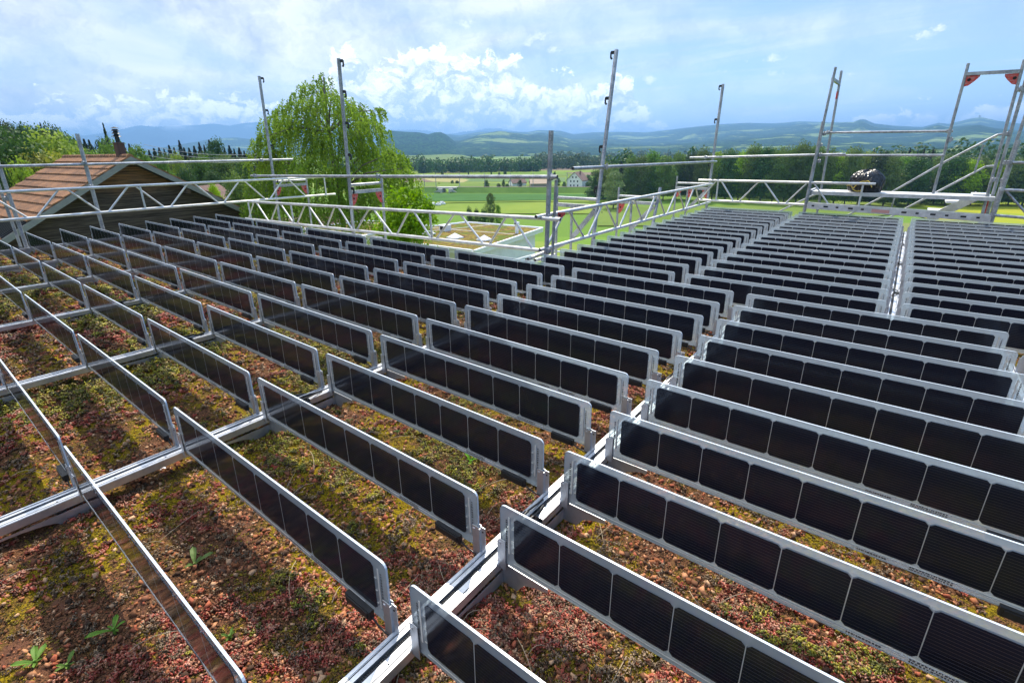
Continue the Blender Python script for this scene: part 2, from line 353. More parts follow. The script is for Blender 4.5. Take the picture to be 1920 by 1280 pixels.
def _wood(g):
    tcx = g.n('ShaderNodeTexCoord').outputs['Object']
    sx = g.n('ShaderNodeSeparateXYZ', {0: tcx}); z = sx.outputs[2]
    pl = g.m('FLOOR', g.m('DIVIDE', z, .19)); fr = g.m('FRACT', g.m('DIVIDE', z, .19))
    wn = g.n('ShaderNodeTexWhiteNoise', {1: pl}, noise_dimensions='1D').outputs[0]
    st = noise(g, 1, 6, .65, vec=g.n('ShaderNodeMapping', {0: tcx, 3: (1.1, 1, 26)}).outputs[0])
    big = noise(g, .45, 4, .6, vec=tcx)
    col = g.mix(g.ss(st, .35, .65), (.018, .013, .011), (.115, .088, .072)); col = g.mix(g.m('MULTIPLY', wn, .6), col, (.055, .038, .030))
    warm = g.m('MULTIPLY', g.ss(g.m('ADD', g.m('MULTIPLY', g.m('SUBTRACT', z, 6.9), .25), g.m('MULTIPLY', big, 1.3)), .60, .95), g.ss(st, .3, .7))
    col = g.mix(warm, col, (.24, .11, .045))
    col = g.mix(g.ss(fr, .08, .02), col, (.012, .01, .01))
    return P(g, col, .9, 0, bumpn(g, st, .01), .2)
M_WOOD = mat('weathered_boards', _wood)
M_FASCIA = mat('grey_painted_board', lambda g: P(g, g.mix(noise(g, 6, 5, .7), (.15, .145, .135), (.27, .26, .245)), .7))
def _brick(g):
    b = g.n('ShaderNodeTexBrick', {'Vector': g.n('ShaderNodeTexCoord').outputs['Object'], 'Color1': (.10, .05, .04, 1), 'Color2': (.065, .035, .03, 1), 'Mortar': (.09, .08, .07, 1), 'Scale': 7.0})
    return P(g, b.outputs[0], .9)
M_BRICK = mat('chimney_brick', _brick)
M_DARKMET = mat('dark_sheet_metal', lambda g: P(g, (.03, .032, .036), .4, .6))

# ================================================================== TERRAIN
def tb(az_deg):                                  # level of the land out there: valley ahead, a shelf of farmland at the left
    t = min(max((-az_deg-52)/14, 0), 1); t = t*t*(3-2*t); return -23 + 13*t
def terr(x, y):
    r = math.hypot(x, y); a = math.degrees(math.atan2(x, y)); t = min(max((r-38)/112, 0), 1); t = t*t*(3-2*t)
    return -7.0 + (tb(a)+7.0)*t
rs = [0, 15, 30, 38, 45, 55, 65, 75, 85, 95, 105, 115, 130, 150, 180, 230, 320, 450, 700, 1100, 1800, 3000, 6000, 12000, 26000]
na = 144; V = []; Fq = []
for r in rs:
    for k in range(na):
        a = 2*math.pi*k/na; x, y = r*math.sin(a), r*math.cos(a); V.append((x, y, terr(x, y)))
for i in range(len(rs)-1):
    for k in range(na): Fq.append((i*na+k, i*na+(k+1) % na, (i+1)*na+(k+1) % na, (i+1)*na+k))
def _land(g):
    v = worldvec(g); n = noise(g, .035, 6, .6, vec=v); n2 = noise(g, .9, 4, .7, vec=v)
    vo = g.n('ShaderNodeTexVoronoi', {'Vector': g.n('ShaderNodeMapping', {0: v, 2: (0, 0, R(35)), 3: (.004, .012, .001)}).outputs[0], 'Scale': 1.0}).outputs['Color']
    fld = g.ramp(g.n('ShaderNodeSeparateColor', {0: vo}).outputs[0], [(0, (.10, .19, .022)), (.3, (.15, .24, .03)), (.5, (.08, .16, .02)), (.7, (.21, .24, .05)), (.88, (.22, .17, .10))], 'CONSTANT')
    c = g.mix(.35, fld, (.12, .21, .02)); c = g.mix(g.m('MULTIPLY', n, .35), c, (.06, .13, .012)); c = g.mix(g.m('MULTIPLY', n2, .3), c, (.17, .24, .03))
    return P(g, c, .95, 0, bumpn(g, n2, .15), .1)
M_LAND = mat('meadow_land', _land)
npmesh('terrain', np.array(V), np.array(Fq), M_LAND, smooth=True, kind='structure')

def fieldmat(name, c1, c2, sc=.08, rows=0.0):
    def fn(g):
        v = worldvec(g); n = noise(g, sc, 6, .6, vec=v); n2 = noise(g, 1.0, 4, .8, vec=worldvec(g, (.35, 1.2, 1))); c = g.mix(g.ss(n, .3, .7), c1, c2)
        c = g.mix(g.m('MULTIPLY', n2, .55), c, tuple(q*.6 for q in c1))
        return P(g, c, .95, 0, bumpn(g, n2, .12), .1)
    return mat(name, fn)
FM = dict(g1=fieldmat('mown_meadow', (.11, .17, .025), (.155, .215, .035), .03), g2=fieldmat('dark_crop', (.040, .115, .018), (.055, .145, .025)), g3=fieldmat('pale_meadow', (.19, .25, .03), (.13, .21, .022), .04),
          br=fieldmat('ploughed_soil', (.17, .125, .085), (.21, .155, .11)), be=fieldmat('ripening_crop', (.33, .29, .12), (.27, .26, .09)), ye=fieldmat('buttercup_meadow', (.36, .33, .015), (.17, .26, .02), .035), gg=fieldmat('grey_green_crop', (.10, .17, .05), (.13, .19, .07)))
fz = [0]
def field(mk, pix, z=-23.0, name='field'):
    fz[0] += 1; mb = MB(); pp = [at(x, y, Z=z) for x, y in pix]
    mb.add([(p[0], p[1], z+.06+.02*fz[0]) for p in pp], [tuple(range(len(pp)))])
    return mb.build(name, FM[mk], kind='structure')
field('g3', [(700, 326), (1250, 322), (1250, 312), (700, 318)])
field('gg', [(700, 318), (900, 315.5), (1130, 309.5), (1250, 306), (1250, 302), (700, 310)])
field('br', [(884, 322), (960, 320.5), (1075, 319.5), (1140, 317.5), (1120, 313), (980, 313), (905, 316.5)])
field('be', [(815, 326), (880, 324), (900, 316.5), (840, 319)])
field('g1', [(700, 334), (1250, 330), (1250, 325), (700, 328)])
field('gg', [(860, 341), (1060, 341), (1060, 333), (880, 334)])
field('br', [(700, 342), (820, 341.5), (812, 337.5), (780, 334), (700, 334)])
field('be', [(812, 341), (868, 343), (880, 338), (860, 334.5), (790, 334.5)])
field('br', [(1085, 328.5), (1130, 328), (1125, 323.5), (1060, 324)])
field('g1', [(700, 352.5), (1190, 353), (1190, 347), (1000, 346), (850, 342.5), (700, 344)])
field('g2', [(680, 378), (860, 378), (1190, 374), (1190, 365), (680, 363)])
field('g3', [(700, 386), (860, 381), (1000, 379), (1190, 381), (1190, 374.5), (860, 379), (700, 378.5)])
field('g3', [(690, 402), (1190, 402), (1190, 384), (1010, 380), (860, 383), (690, 388)])
field('g1', [(1120, 388), (1500, 386), (1680, 384), (1680, 402), (1500, 425), (1120, 425)])
field('ye', [(1700, 384), (1930, 381), (1990, 381), (1990, 428), (1760, 420), (1690, 395)])
p0 = at(-60, 362, H=95); 
mb = MB(); mb.add([(-150, 10, -9.2), (-95, 12, -8.8), (-100, 30, -8.9), (-160, 34, -9.3)], [(0, 1, 2, 3)]); mb.build('field', FM['be'], kind='structure')

# ------------------------------------------------------------------ hills
def hillmesh(name, env, r0, r1, nr=46, na=None, seed=1, rough=.10, m=None, back=1.25, ripple=5.0, power=1.0):
    """a range of hills: env = (pixel x, pixel y of the crest); rises from radius r0 to its crest at r1, falls off behind"""
    r_ = np.random.default_rng(seed)
    a = np.array([azel(x, y)[0] for x, y in env]); e = np.array([azel(x, y)[1] for x, y in env]); o = np.argsort(a); a, e = a[o], e[o]
    na = na or int((a[-1]-a[0])*9); A = np.linspace(a[0], a[-1], na); E = np.interp(A, a, e)
    T = np.concatenate([np.linspace(0, 1, nr), [1.08, back]])
    ph = r_.uniform(0, 7, (14, 3)); V = []
    for t in T:
        r = r0 + (r1-r0)*t
        Hc = CAM[2] + np.tan(np.radians(E))*r1
        X = CAM[0] + r*np.sin(np.radians(A)); Y = CAM[1] + r*np.cos(np.radians(A))
        nz = np.zeros(na); wl = (r1-r0)*.9; am = 1.0
        for k in range(14):
            th = ph[k, 0]; fr = 2*math.pi/wl; nz += am*(1-2*np.abs(np.sin((X*math.cos(th)+Y*math.sin(th))*fr/2+ph[k, 1])))
            if k % 2: wl *= .58; am *= .62
        prof = min(t, 1)**power*(1.0 if t <= 1 else max(0, 1-(t-1)*2.4))
        z = -24 + (Hc+24)*(prof + (rough*nz*math.sin(math.pi*min(t, 1))*1.0 if t < 1 else 0)) + (Hc+24)*rough*.10*nz*(t > .7)
        V.append(np.stack([X, Y, z], 1))
    V = np.concatenate(V); n = len(T)
    Fq = np.array([(i*na+k, i*na+k+1, (i+1)*na+k+1, (i+1)*na+k) for i in range(n-1) for k in range(na-1)])
    return npmesh(name, V, Fq, m, smooth=True, kind='structure')
def hillmat(name, sc, thr, f1=(.005, .020, .008), f2=(.060, .12, .025), md=(.15, .25, .06)):
    def fn(g):
        v = worldvec(g); n = noise(g, sc, 7, .62, vec=v, dist=.6); n2 = noise(g, sc*14, 5, .75, vec=v); n3 = noise(g, sc*3, 3, .5, vec=v)
        fo = g.mix(g.ss(n2, .38, .62), f1, f2); me_ = g.mix(n3, md, (.28, .32, .10))
        n4 = noise(g, sc*5, 5, .8, vec=v); fo = g.mix(g.m('MULTIPLY', g.ss(n4, .46, .60), .55), fo, tuple(q*.4 for q in f1)); c = g.mix(g.ss(g.m('ADD', n, g.m('MULTIPLY', g.m('SUBTRACT', n4, .5), .35)), thr, thr+.03), fo, me_)
        return P(g, c, 1.0, 0, bumpn(g, n2, 30.0, 1.0), .0)
    return mat(name, fn)
hillmesh('hills', [(420, 285), (560, 283), (700, 275), (780, 257), (835, 252), (862, 254), (900, 247), (960, 246), (990, 246.5), (1010, 243), (1050, 244), (1075, 251), (1110, 248), (1160, 247), (1210, 248), (1260, 243), (1310, 237), (1350, 233),
          (1400, 230), (1450, 231), (1500, 227), (1560, 229), (1600, 229), (1612, 224), (1622, 224), (1640, 232), (1680, 236), (1730, 238), (1760, 230), (1780, 232), (1820, 222), (1840, 219), (1870, 226), (1900, 230), (1960, 236), (2300, 250)],
         2600, 9000, nr=64, seed=3, rough=.085, m=hillmat('far_wooded_hills', .0021, .575), power=.8)
hillmesh('hills', [(700, 285), (735, 245), (760, 247), (785, 248), (803, 252), (814, 249), (826, 248), (836, 252), (846, 260), (858, 270), (870, 281), (884, 292), (900, 297)],
         2500, 3900, nr=40, na=240, seed=5, rough=.09, m=hillmat('steep_wooded_hill', .004, .74, (.005, .022, .008), (.05, .13, .02)), power=.85)
hillmesh('hills', [(690, 300), (740, 292), (800, 291), (838, 289), (870, 291), (895, 298), (905, 300)], 1500, 2300, nr=14, na=120, seed=6, rough=.03, m=hillmat('meadow_rise', .003, .40))
hillmesh('hills', [(1000, 300), (1080, 296), (1150, 293), (1230, 290), (1320, 288), (1400, 292), (1500, 296), (1600, 290), (1700, 284), (1780, 276), (1850, 272), (1960, 270), (2300, 268)], 900, 1700, nr=16, na=200, seed=9, rough=.05, m=hillmat('near_low_hill', .003, .56))
hillmesh('hills', [(-300, 290), (250, 285), (330, 272), (400, 260), (440, 258), (475, 262), (520, 272), (600, 285), (640, 290)], 5200, 8200, nr=30, na=260, seed=12, rough=.07, m=hillmat('left_far_hill', .0021, .58))
def _alp(g):
    v = worldvec(g); n = noise(g, .0007, 8, .7, vec=v); z = g.n('ShaderNodeSeparateXYZ', {0: g.n('ShaderNodeNewGeometry').outputs['Position']}).outputs[2]
    s_ = g.m('MULTIPLY', g.ss(z, 520.0, 800.0), g.ss(n, .50, .62)); return P(g, g.mix(s_, (.05, .06, .07), (.8, .82, .85)), 1.0, 0, bumpn(g, n, 150.0), 0)
M_ALP = mat('snowy_mountain_rock', _alp)
hillmesh('mountains', [(-300, 275), (60, 262), (180, 250), (230, 240), (262, 234), (290, 237), (330, 234), (372, 233), (400, 231), (430, 235), (455, 230), (480, 227), (520, 233), (600, 239), (700, 246), (745, 243), (800, 244), (838, 251), (880, 246), (935, 241), (985, 249), (1040, 262)],
         12000, 16000, nr=40, na=520, seed=21, rough=.15, m=M_ALP, power=.9)

# ================================================================== OUR ROOF
LX, HP, ZB = 1.6, .2426, .110                     # panel length, height, level of its lower edge
PY, GX = .4099, .100                              # row pitch, gap over a rail
DXB, DYB = -.6627, -.0163                         # the back field stands shifted
def xleft(c, j): return c*(LX+GX) + (DXB if j >= 10 else 0)
def yrow(j): return j*PY + (DYB if j >= 10 else 0)
XL, XE, YB, YC = -10.55, -2.52, 4.12, 10.62
def axisgrid(a, b, c, fine, grow):
    out = [c]; s = fine
    while out[-1] < b: out.append(out[-1]+s); s *= grow
    o2 = [c]; s = fine
    while o2[-1] > a: o2.append(o2[-1]-s); s *= grow
    return np.clip(np.array(sorted(set([round(q, 5) for q in out+o2]))), a, b)
def gz(x, y):
    z = np.zeros_like(x)
    for k, (f, a) in enumerate(((2.1, .008), (5.3, .008), (11.7, .008), (27, .006), (61, .003))):
        for th in (0.3+k, 1.9+k*.7, 3.7+k*1.3): z += a*.6*np.sin((x*math.cos(th)+y*math.sin(th))*f+k*2.1+th*5)
    return z
def ground_sheet(name, x0, x1, y0, y1):
    gx = axisgrid(x0, x1, min(max(0.2, x0), x1), .016, 1.006); gy = axisgrid(y0, y1, min(max(0.4, y0), y1), .016, 1.006)
    gx = np.unique(gx); gy = np.unique(gy); X, Y = np.meshgrid(gx, gy); Z = gz(X, Y) + rng.normal(0, .0022, X.shape)
    ny, nx = X.shape; V = np.stack([X.ravel(), Y.ravel(), Z.ravel()], 1)
    I = np.arange(nx*ny).reshape(ny, nx); F_ = np.stack([I[:-1, :-1].ravel(), I[:-1, 1:].ravel(), I[1:, 1:].ravel(), I[1:, :-1].ravel()], 1)
    return npmesh(name, V, F_, M_GROUND, smooth=True, kind='structure')
ground_sheet('roof_ground', XL, 5.0, -3.2, YB); ground_sheet('roof_ground', XE, 5.0, YB, YC)
b = empty('house', (-2, 2, -7), label='white building under our feet that carries the planted flat roof', cat='building')
L_ = [(XL-.12, -3.5), (5.3, -3.5), (5.3, YC+.12), (XE-.12, YC+.12), (XE-.12, YB+.12), (XL-.12, YB+.12)]
off = lambda poly: [(x+2, y-2) for x, y in poly]
MB().prism(off(L_), -.3, 6.6).build('wall', M_WHITE, b)
MB().prism(off(L_), 6.6, 6.965).build('roof_slab', M_WTRIM, b)
pr = MB()
for (x0, y0), (x1, y1) in zip(L_, L_[1:]+L_[:1]):
    dx, dy = (1 if x1 > x0 else -1 if x1 < x0 else 0), (1 if y1 > y0 else -1 if y1 < y0 else 0)
    pr.beam((x0+2-dx*.0, y0-2-dy*.0, 6.99), (x1+2-dx*.06, y1-2-dy*.06, 6.99), .055, .09)
pr.build('roof_edge_trim', M_WTRIM, b)

# ---- panel prototype
def panel_proto():
    o = empty('solar_panel')
    h = LX/2; r = .022; gl = MB()
    prof = [(-h, 0), (h, 0)] + [(h-r+r*math.cos(t), HP-r+r*math.sin(t)) for t in np.linspace(0, math.pi/2, 5)] + [(-h+r-r*math.sin(t), HP-r+r*math.cos(t)) for t in np.linspace(0, math.pi/2, 5)]
    prof[0] = (-h, .004); prof.insert(1, (-h+.004, 0)); prof[2] = (h-.004, 0); prof.insert(3, (h, .004))
    n = len(prof); T = .0035
    vs = [(x, -T, z) for x, z in prof] + [(x, T, z) for x, z in prof]
    gl.add(vs, [tuple(range(n)), tuple(range(n, 2*n))[::-1]], 0); gl.add(vs, [(i, n+i, n+(i+1) % n, (i+1) % n) for i in range(n)], 1)
    gl.build('glass_sheet', [M_GLASS, M_RIM], o)
    c = MB(); cw = .1815; gap = .0034; x0 = -(8*cw+7*gap)/2; z0 = .0305; cz = .1815; rc = .011; t = .0048
    for k in range(8):
        a = x0+k*(cw+gap); q = [(a+rc, z0), (a+cw-rc, z0), (a+cw, z0+rc), (a+cw, z0+cz-rc), (a+cw-rc, z0+cz), (a+rc, z0+cz), (a, z0+cz-rc), (a, z0+rc)]
        vs = [(x, -t, z) for x, z in q] + [(x, t, z) for x, z in q]
        c.add(vs, [tuple(range(8)), tuple(range(8, 16))[::-1]]+[(i, 8+i, 8+(i+1) % 8, (i+1) % 8) for i in range(8)])
    c.build('solar_cells', M_CELL, o)
    rb = MB()
    for zz in (.0165,): rb.box((-h+.06, -t, zz-.0012), (h-.13, t, zz+.0012))
    for sx in (-1, 1): rb.box((sx*(h-.040)-.003, -t, .05), (sx*(h-.040)+.003, t, .205))
    for q in range(7): xg = x0+(q+1)*(cw+gap)-gap/2; rb.box((xg-.0008, -t, z0+.006), (xg+.0008, t, z0+cz-.006))  # pale strips in the cell gaps stand in for light through the glass
    for k in range(3): rb.box((-h+.052, -t, .06+.05*k), (-h+.0605, t, .0625+.05*k)); rb.box((h-.0605, -t, .06+.05*k), (h-.052, t, .0625+.05*k))
    rb.build('ribbons_and_lit_gaps', M_RIBBON_LITGAP, o)
    rr = random.Random(3)
    lb = MB(); lb.box((h-.60, -.0044, .006), (h-.50, -.0038, .020)); lb.box((h-.499, -.0044, .004), (h-.27, -.0038, .024))
    for xa, xb, za, zb, rows in ((h-.596, h-.505, .007, .019, 1), (h-.445, h-.33, .006, .022, 2)):
        for q in range(rows):
            x = xa; zc = za+(zb-za)*(q+.5)/rows; hh = (zb-za)/rows*.30
            while x < xb-.004:
                w = rr.uniform(.002, .007); lb.box((x, -.0050, zc-hh), (min(x+w, xb), -.0045, zc+hh), 1); x += w+rr.uniform(.0015, .004)
    lb.build('type_label', [M_LABEL, M_INK], o)
    for x in (h-.026, -h+.030):
        z = .07; lb = MB()
        while z < .19:
            w = rr.uniform(.003, .009); lb.box((x-.003, -.0050, z), (x+.003, -.0045, z+w)); z += w+rr.uniform(.002, .006)
        lb.build('serial_code', M_INK, o)
    j = MB(); j.box((h-.215, -.022, -.020), (h-.085, -.0042, .014)); j.box((h-.205, -.026, -.014), (h-.095, -.022, .008)); j.path([(h-.09, -.012, -.012), (h-.05, -.014, -.024), (h-.005, -.012, -.030), (h+.02, -.01, -.032)], .0032, 6)
    j.build('junction_box', M_BLACK, o)
    for sg in (-1, 1):
        q = MB(); e = sg*h; w = .030
        xa, xb = sorted((e-sg*w*.85, e+sg*.006))
        q.box((xa, -.0085, -.030), (xb, -.0065, .098)); q.box((xa, .0065, -.030), (xb, .0085, .098)); 
        xc, xd = sorted((e+sg*.006, e+sg*.008)); q.box((xc, -.0085, -.030), (xd, .0085, .090))
        # wing of the right hand bracket with its drilled hole, seen beside the glass
        if sg > 0:
            q.box((e+.008, -.0012, -.018), (e+.030, .0012, .100)); q.tube((e+.020, -.003, .080), (e+.020, .003, .080), .0035, n=8, m=1, hollow=False)
        else: q.box((e-.016, -.0012, -.018), (e-.008, .0012, .085))
        q.box((xa+.004, -.0105, .078), (xa+.012, .0105, .086)); 
        q.build('end_bracket', [M_RAIL, M_HOLE], o)
    return o
ORD = ['zeroth', 'first', 'second', 'third', 'fourth', 'fifth', 'sixth', 'seventh', 'eighth', 'ninth', 'tenth', 'eleventh', 'twelfth', 'thirteenth', 'fourteenth', 'fifteenth', 'sixteenth', 'seventeenth', 'eighteenth', 'nineteenth', 'twentieth']
proto = panel_proto(); first = True
def seen(c, j):
    xs = np.linspace(0, LX, 9); pts = np.array([(xleft(c, j)+x, yrow(j), z) for x in xs for z in (ZB, ZB+HP)])
    return infrustum(pts, 6 if c > 0 and j < 9 else 240).any()
jobs = []
for j in range(-2, 10):
    for c in range(1, -7, -1):
        if seen(c, j): jobs.append((c, j))
for j in range(10, 26):
    for c in (1, 0, -1):
        if seen(c, j): jobs.append((c, j))
for c, j in jobs:
    o = proto if first else copy_tree(proto)
    first = False
    rr = random.Random(c*91+j)
    o.location = (xleft(c, j)+LX/2+rr.uniform(-.003, .003), yrow(j)+rr.uniform(-.003, .003), ZB+rr.uniform(-.002, .002))
    o.rotation_euler = (R(rr.uniform(-1.1, 1.1)), 0, R(rr.uniform(-.16, .16)))
    if j < 10:
        side = {1: 'far right column', 0: 'column right of the cable rail'}.get(c) or (ORD[-c]+' column left of the cable rail')
        tag(o, 'glass solar panel, %s row of front field, %s' % (ORD[j+3], side), 'solar panel', 'upright solar panels of the front field')
    else:
        side = {-1: 'left column', 0: 'middle column', 1: 'right column'}[c]
        tag(o, 'glass solar panel, %s row of the rear field, %s' % (ORD[j-9], side), 'solar panel', 'upright solar panels of the rear field')

# ---- mounting rails
def rail(x, rows, label, cables):
    o = empty('mounting_rail', (x, 0, 0), label=label, cat='mounting rail', group='aluminium rails under the solar panels')
    zt = .099; w = .043
    y_first = yrow(rows[0])-.22
    segs = []; units = [rows[i:i+4] for i in range(0, len(rows), 4)]
    for u in units: segs.append((yrow(u[0])-.14, yrow(u[-1])+.16))
    for a, b_ in segs:
        ch = MB()
        ch.box((-w, a, zt-.003), (-.011, b_, zt)); ch.box((.009, a, zt-.003), (w, b_, zt))
        ch.box((-w-.0025, a, .062), (-w, b_, zt-.002)); ch.box((w, a, .062), (w+.0025, b_, zt-.002)); ch.box((w-.012, a+.001, zt+.0001), (w-.009, b_-.001, zt+.0006), 1); ch.box((-w+.014, a+.001, zt+.0001), (-w+.017, b_-.001, zt+.0006), 1)
        ch.box((-w, a, .062), (w, b_, .064)); ch.box((-.0135, a, .064), (-.011, b_, zt-.003)); ch.box((.009, a, .064), (.0115, b_, zt-.003))
        ch.box((-w+.008, a+.001, zt+.0003), (-w+.011, b_-.001, zt+.0018)); 
        y = a+.06
        while y < b_: ch.tube((.026, y, zt), (.026, y, zt+.0012), .0028, n=8, m=1, hollow=False); y += .205
        ch.build('rail_channel', [M_RAIL, M_HOLE], o)
        cn = MB(); y = a
        while y < b_: cn.tube((-.001, y, .085), (-.001, y+.0046, .085), .0088, n=8, hollow=False); cn.tube((-.001, y+.0046, .085), (-.001, y+.0075, .085), .0062, n=6, hollow=False); y += .0075
        if cables: cn.build('cable_conduit', M_BLACK, o)
        else: MB().tube((-.001, a, .088), (-.001, b_, .088), .0075, n=8, hollow=False).build('cable_conduit', M_BLACK, o)
        for yy, sgn in ((a+.155, -1), (b_-.15, 1), (a+.155+PY, 1)):
            f = MB(); L2 = .20
            # plate under the side of the channel with a concave lower edge, standing on the ground
            for sx in (-1, 1):
                pl = [(0, .0495), (L2*2, .0495), (L2*2-.02, .040)] + [(L2*2-.04-(L2*2-.17)*math.sin(t), .040-.038*(1-math.cos(t))) for t in np.linspace(.2, math.pi/2, 7)] + [(.12, -.004), (0, -.004)]
                pts = [(sx*(w+.0028)-(.002 if sx < 0 else 0), yy - py*.85, pz) for py, pz in pl]
                f.slab(pts, (.002, 0, 0))
            f.slab([(w+.003, yy, .090), (w+.20, yy, .090), (w+.20, yy, .072), (w+.15, yy, .062), (w+.10, yy, .040), (w+.07, yy, -.004), (w+.003, yy, -.004)], (0, .002, 0))
            f.box((-w, yy-.001, -.004), (w, yy+.001, .049))
            f.build('foot', M_RAIL, o)
    for (a, b_), (c_, d_) in zip(segs[:-1], segs[1:]):
        cb = MB(); rr = random.Random(int(b_*100)+int(x*10))
        for k in range(5):
            xs = rr.uniform(-.045, .03); pts = [(xs*(.4+.6*math.sin(t*3.1))+rr.uniform(-.004, .004)+(.02*k-.05)*math.sin(t*3.14), b_-.10+(c_-b_+.2)*t, .078+.020*math.sin(t*3.14)+.006*k) for t in np.linspace(0, 1, 9)]
            cb.path(pts, .0042, 6)
        t0 = [(-w-.02, b_+.015, .092), (-w-.06, b_+.06, .06), (-w-.03, b_+.12, .07), (-.01, b_+.10, .098)]; cb.path(t0, .0038, 6)
        cb.build('cable_bundle', M_BLACK, o)
        sp = MB(); sp.box((-.030, b_-.07, zt+.002), (-.008, c_+.07, zt+.005)); sp.box((-w-.006, b_-.05, .058), (-w-.0035, c_+.05, .094)); sp.build('splice_plate', M_RAIL, o)
    return o
rail(-.05, list(range(-2, 10)), 'aluminium mounting rail with cable slot running up from the lower centre foreground', True)
for k in range(1, 6):
    rail(-.05-k*1.7, list(range(-2, 10)), 'aluminium mounting rail between panels, %s to the left of the foreground cable rail' % ORD[k], k < 2)
rail(-10.25, list(range(-2, 10)), 'aluminium mounting rail along the far left ends of the panel rows', False)
rail(1.65, list(range(6, 10)), 'short aluminium mounting rail at the right edge of the front field', False)
for k, lb in ((-1, 'aluminium mounting rail under the left ends of the rear panels'), (0, 'aluminium mounting rail between left and middle columns of the rear field'), (1, 'pale wide looking mounting rail between middle and right columns of the rear field')):
    rail(k*1.7-.05+DXB, list(range(10, 26)), lb, False)

# ================================================================== GROUND COVER ON THE ROOF
def region(n):
    """random points on the planted roof, denser near the camera"""
    u = rng.random(n); d = .25 + 11.5*u**1.9; a = np.radians(rng.uniform(-118, 14, n))
    x = CAM[0] + d*np.sin(a); y = CAM[1] + d*np.cos(a)
    ok = (x > XL+.05) & (x < 4.9) & (y > -3.1) & (((y < YB-.04)) | ((x > XE+.05) & (y < YC-.05)))
    x, y, d = x[ok], y[ok], d[ok]; P_ = np.stack([x, y, gz(x, y)], 1); k = infrustum(P_, 380)
    return P_[k], d[k]
def vnoise(x, y, f, s):
    z = np.zeros_like(x); r_ = np.random.default_rng(s)
    for k in range(9):
        th = r_.uniform(0, 6.28); ff = f*r_.uniform(.6, 1.9); z += np.sin((x*math.cos(th)+y*math.sin(th))*ff + r_.uniform(0, 6.28) + 1.3*np.sin((x*math.sin(th)-y*math.cos(th))*ff*.7))
    return z/3.2
def rotz(P_, a): c, s = np.cos(a)[:, None], np.sin(a)[:, None]; return np.stack([P_[..., 0]*c-P_[..., 1]*s, P_[..., 0]*s+P_[..., 1]*c, P_[..., 2]], -1)
def randrot(n):
    q = rng.normal(size=(n, 4)); q /= np.linalg.norm(q, axis=1)[:, None]; w, x, y, z = q.T
    return np.stack([np.stack([1-2*(y*y+z*z), 2*(x*y-z*w), 2*(x*z+y*w)], -1), np.stack([2*(x*y+z*w), 1-2*(x*x+z*z), 2*(y*z-x*w)], -1), np.stack([2*(x*z-y*w), 2*(y*z+x*w), 1-2*(x*x+y*y)], -1)], 1)
CUBE = np.array([(-1, -1, -1), (1, -1, -1), (1, 1, -1), (-1, 1, -1), (-1, -1, 1), (1, -1, 1), (1, 1, 1), (-1, 1, 1)], float)
CUBF = np.array([(0, 3, 2, 1), (4, 5, 6, 7), (0, 1, 5, 4), (1, 2, 6, 5), (2, 3, 7, 6), (3, 0, 4, 7)])
OCT = np.array([(1, 0, 0), (0, 1, 0), (-1, 0, 0), (0, -1, 0), (0, 0, 1), (0, 0, -1)], float)
OCF = np.array([(0, 1, 4), (1, 2, 4), (2, 3, 4), (3, 0, 4), (1, 0, 5), (2, 1, 5), (3, 2, 5), (0, 3, 5)])
def scatter(name, C_, S_, base, faces, cols, jit, matl, label, cat):
    n = len(C_); k = len(base); Rm = randrot(n)
    B = base[None]*S_[:, None, :] * (1+rng.uniform(-jit, jit, (n, k, 3)))
    V = np.einsum('nij,nkj->nki', Rm, B) + C_[:, None, :]
    F_ = (faces[None] + (np.arange(n)*k)[:, None, None]).reshape(-1, faces.shape[1])
    return npmesh(name, V.reshape(-1, 3), F_, matl, col=np.repeat(cols, len(faces), 0), label=label, cat=cat, kind='stuff')
def pick(n, pal, j=.2):
    c = np.array(pal)[rng.integers(0, len(pal), n)]; return c*(1+rng.uniform(-j, j, (n, 1)))
# patchwork of the planting: crushed brick, red sedum, green sedum, moss
Q, d = region(760000)
mred = vnoise(Q[:, 0], Q[:, 1], 3.2, 1); mgrn = vnoise(Q[:, 0], Q[:, 1], 2.6, 2) + np.clip((-Q[:, 0]-1.2)*.10, -.3, .5) - 1.3*np.clip((.15-Q[:, 1])*2.2, 0, 1)*np.clip((Q[:, 0]+2.6)*1.5, 0, 1) + .9*np.exp(-((Q[:, 0]+1.05)**2/.12+(Q[:, 1]-.42)**2/.05)); mst = vnoise(Q[:, 0], Q[:, 1], 3.9, 3); fine = vnoise(Q[:, 0], Q[:, 1], 17, 4); fine2 = vnoise(Q[:, 0], Q[:, 1], 30, 6)
k = (mst*.5+fine*.6+rng.normal(0, .45, len(Q)) > -.35) & (rng.random(len(Q)) < .34)
C1 = Q[k]; n = len(C1); s = rng.lognormal(0, .55, n)*.0041*np.clip(d[k]/3.0, .85, 2.2); s = np.clip(s, .002, .0115); S = np.stack([s*1.15, s*.9, s*.5], 1); C1 = C1.copy(); C1[:, 2] += s*.35
scatter('brick_gravel', C1, S, CUBE*.85, CUBF, pick(n, [(.50, .20, .09), (.40, .14, .055), (.58, .27, .13), (.18, .075, .035), (.64, .38, .21), (.07, .035, .02), (.44, .12, .06), (.26, .10, .05), (.10, .05, .03)]), .38, M_CHIP, 'crushed orange brick chips strewn over the planted roof', 'gravel')
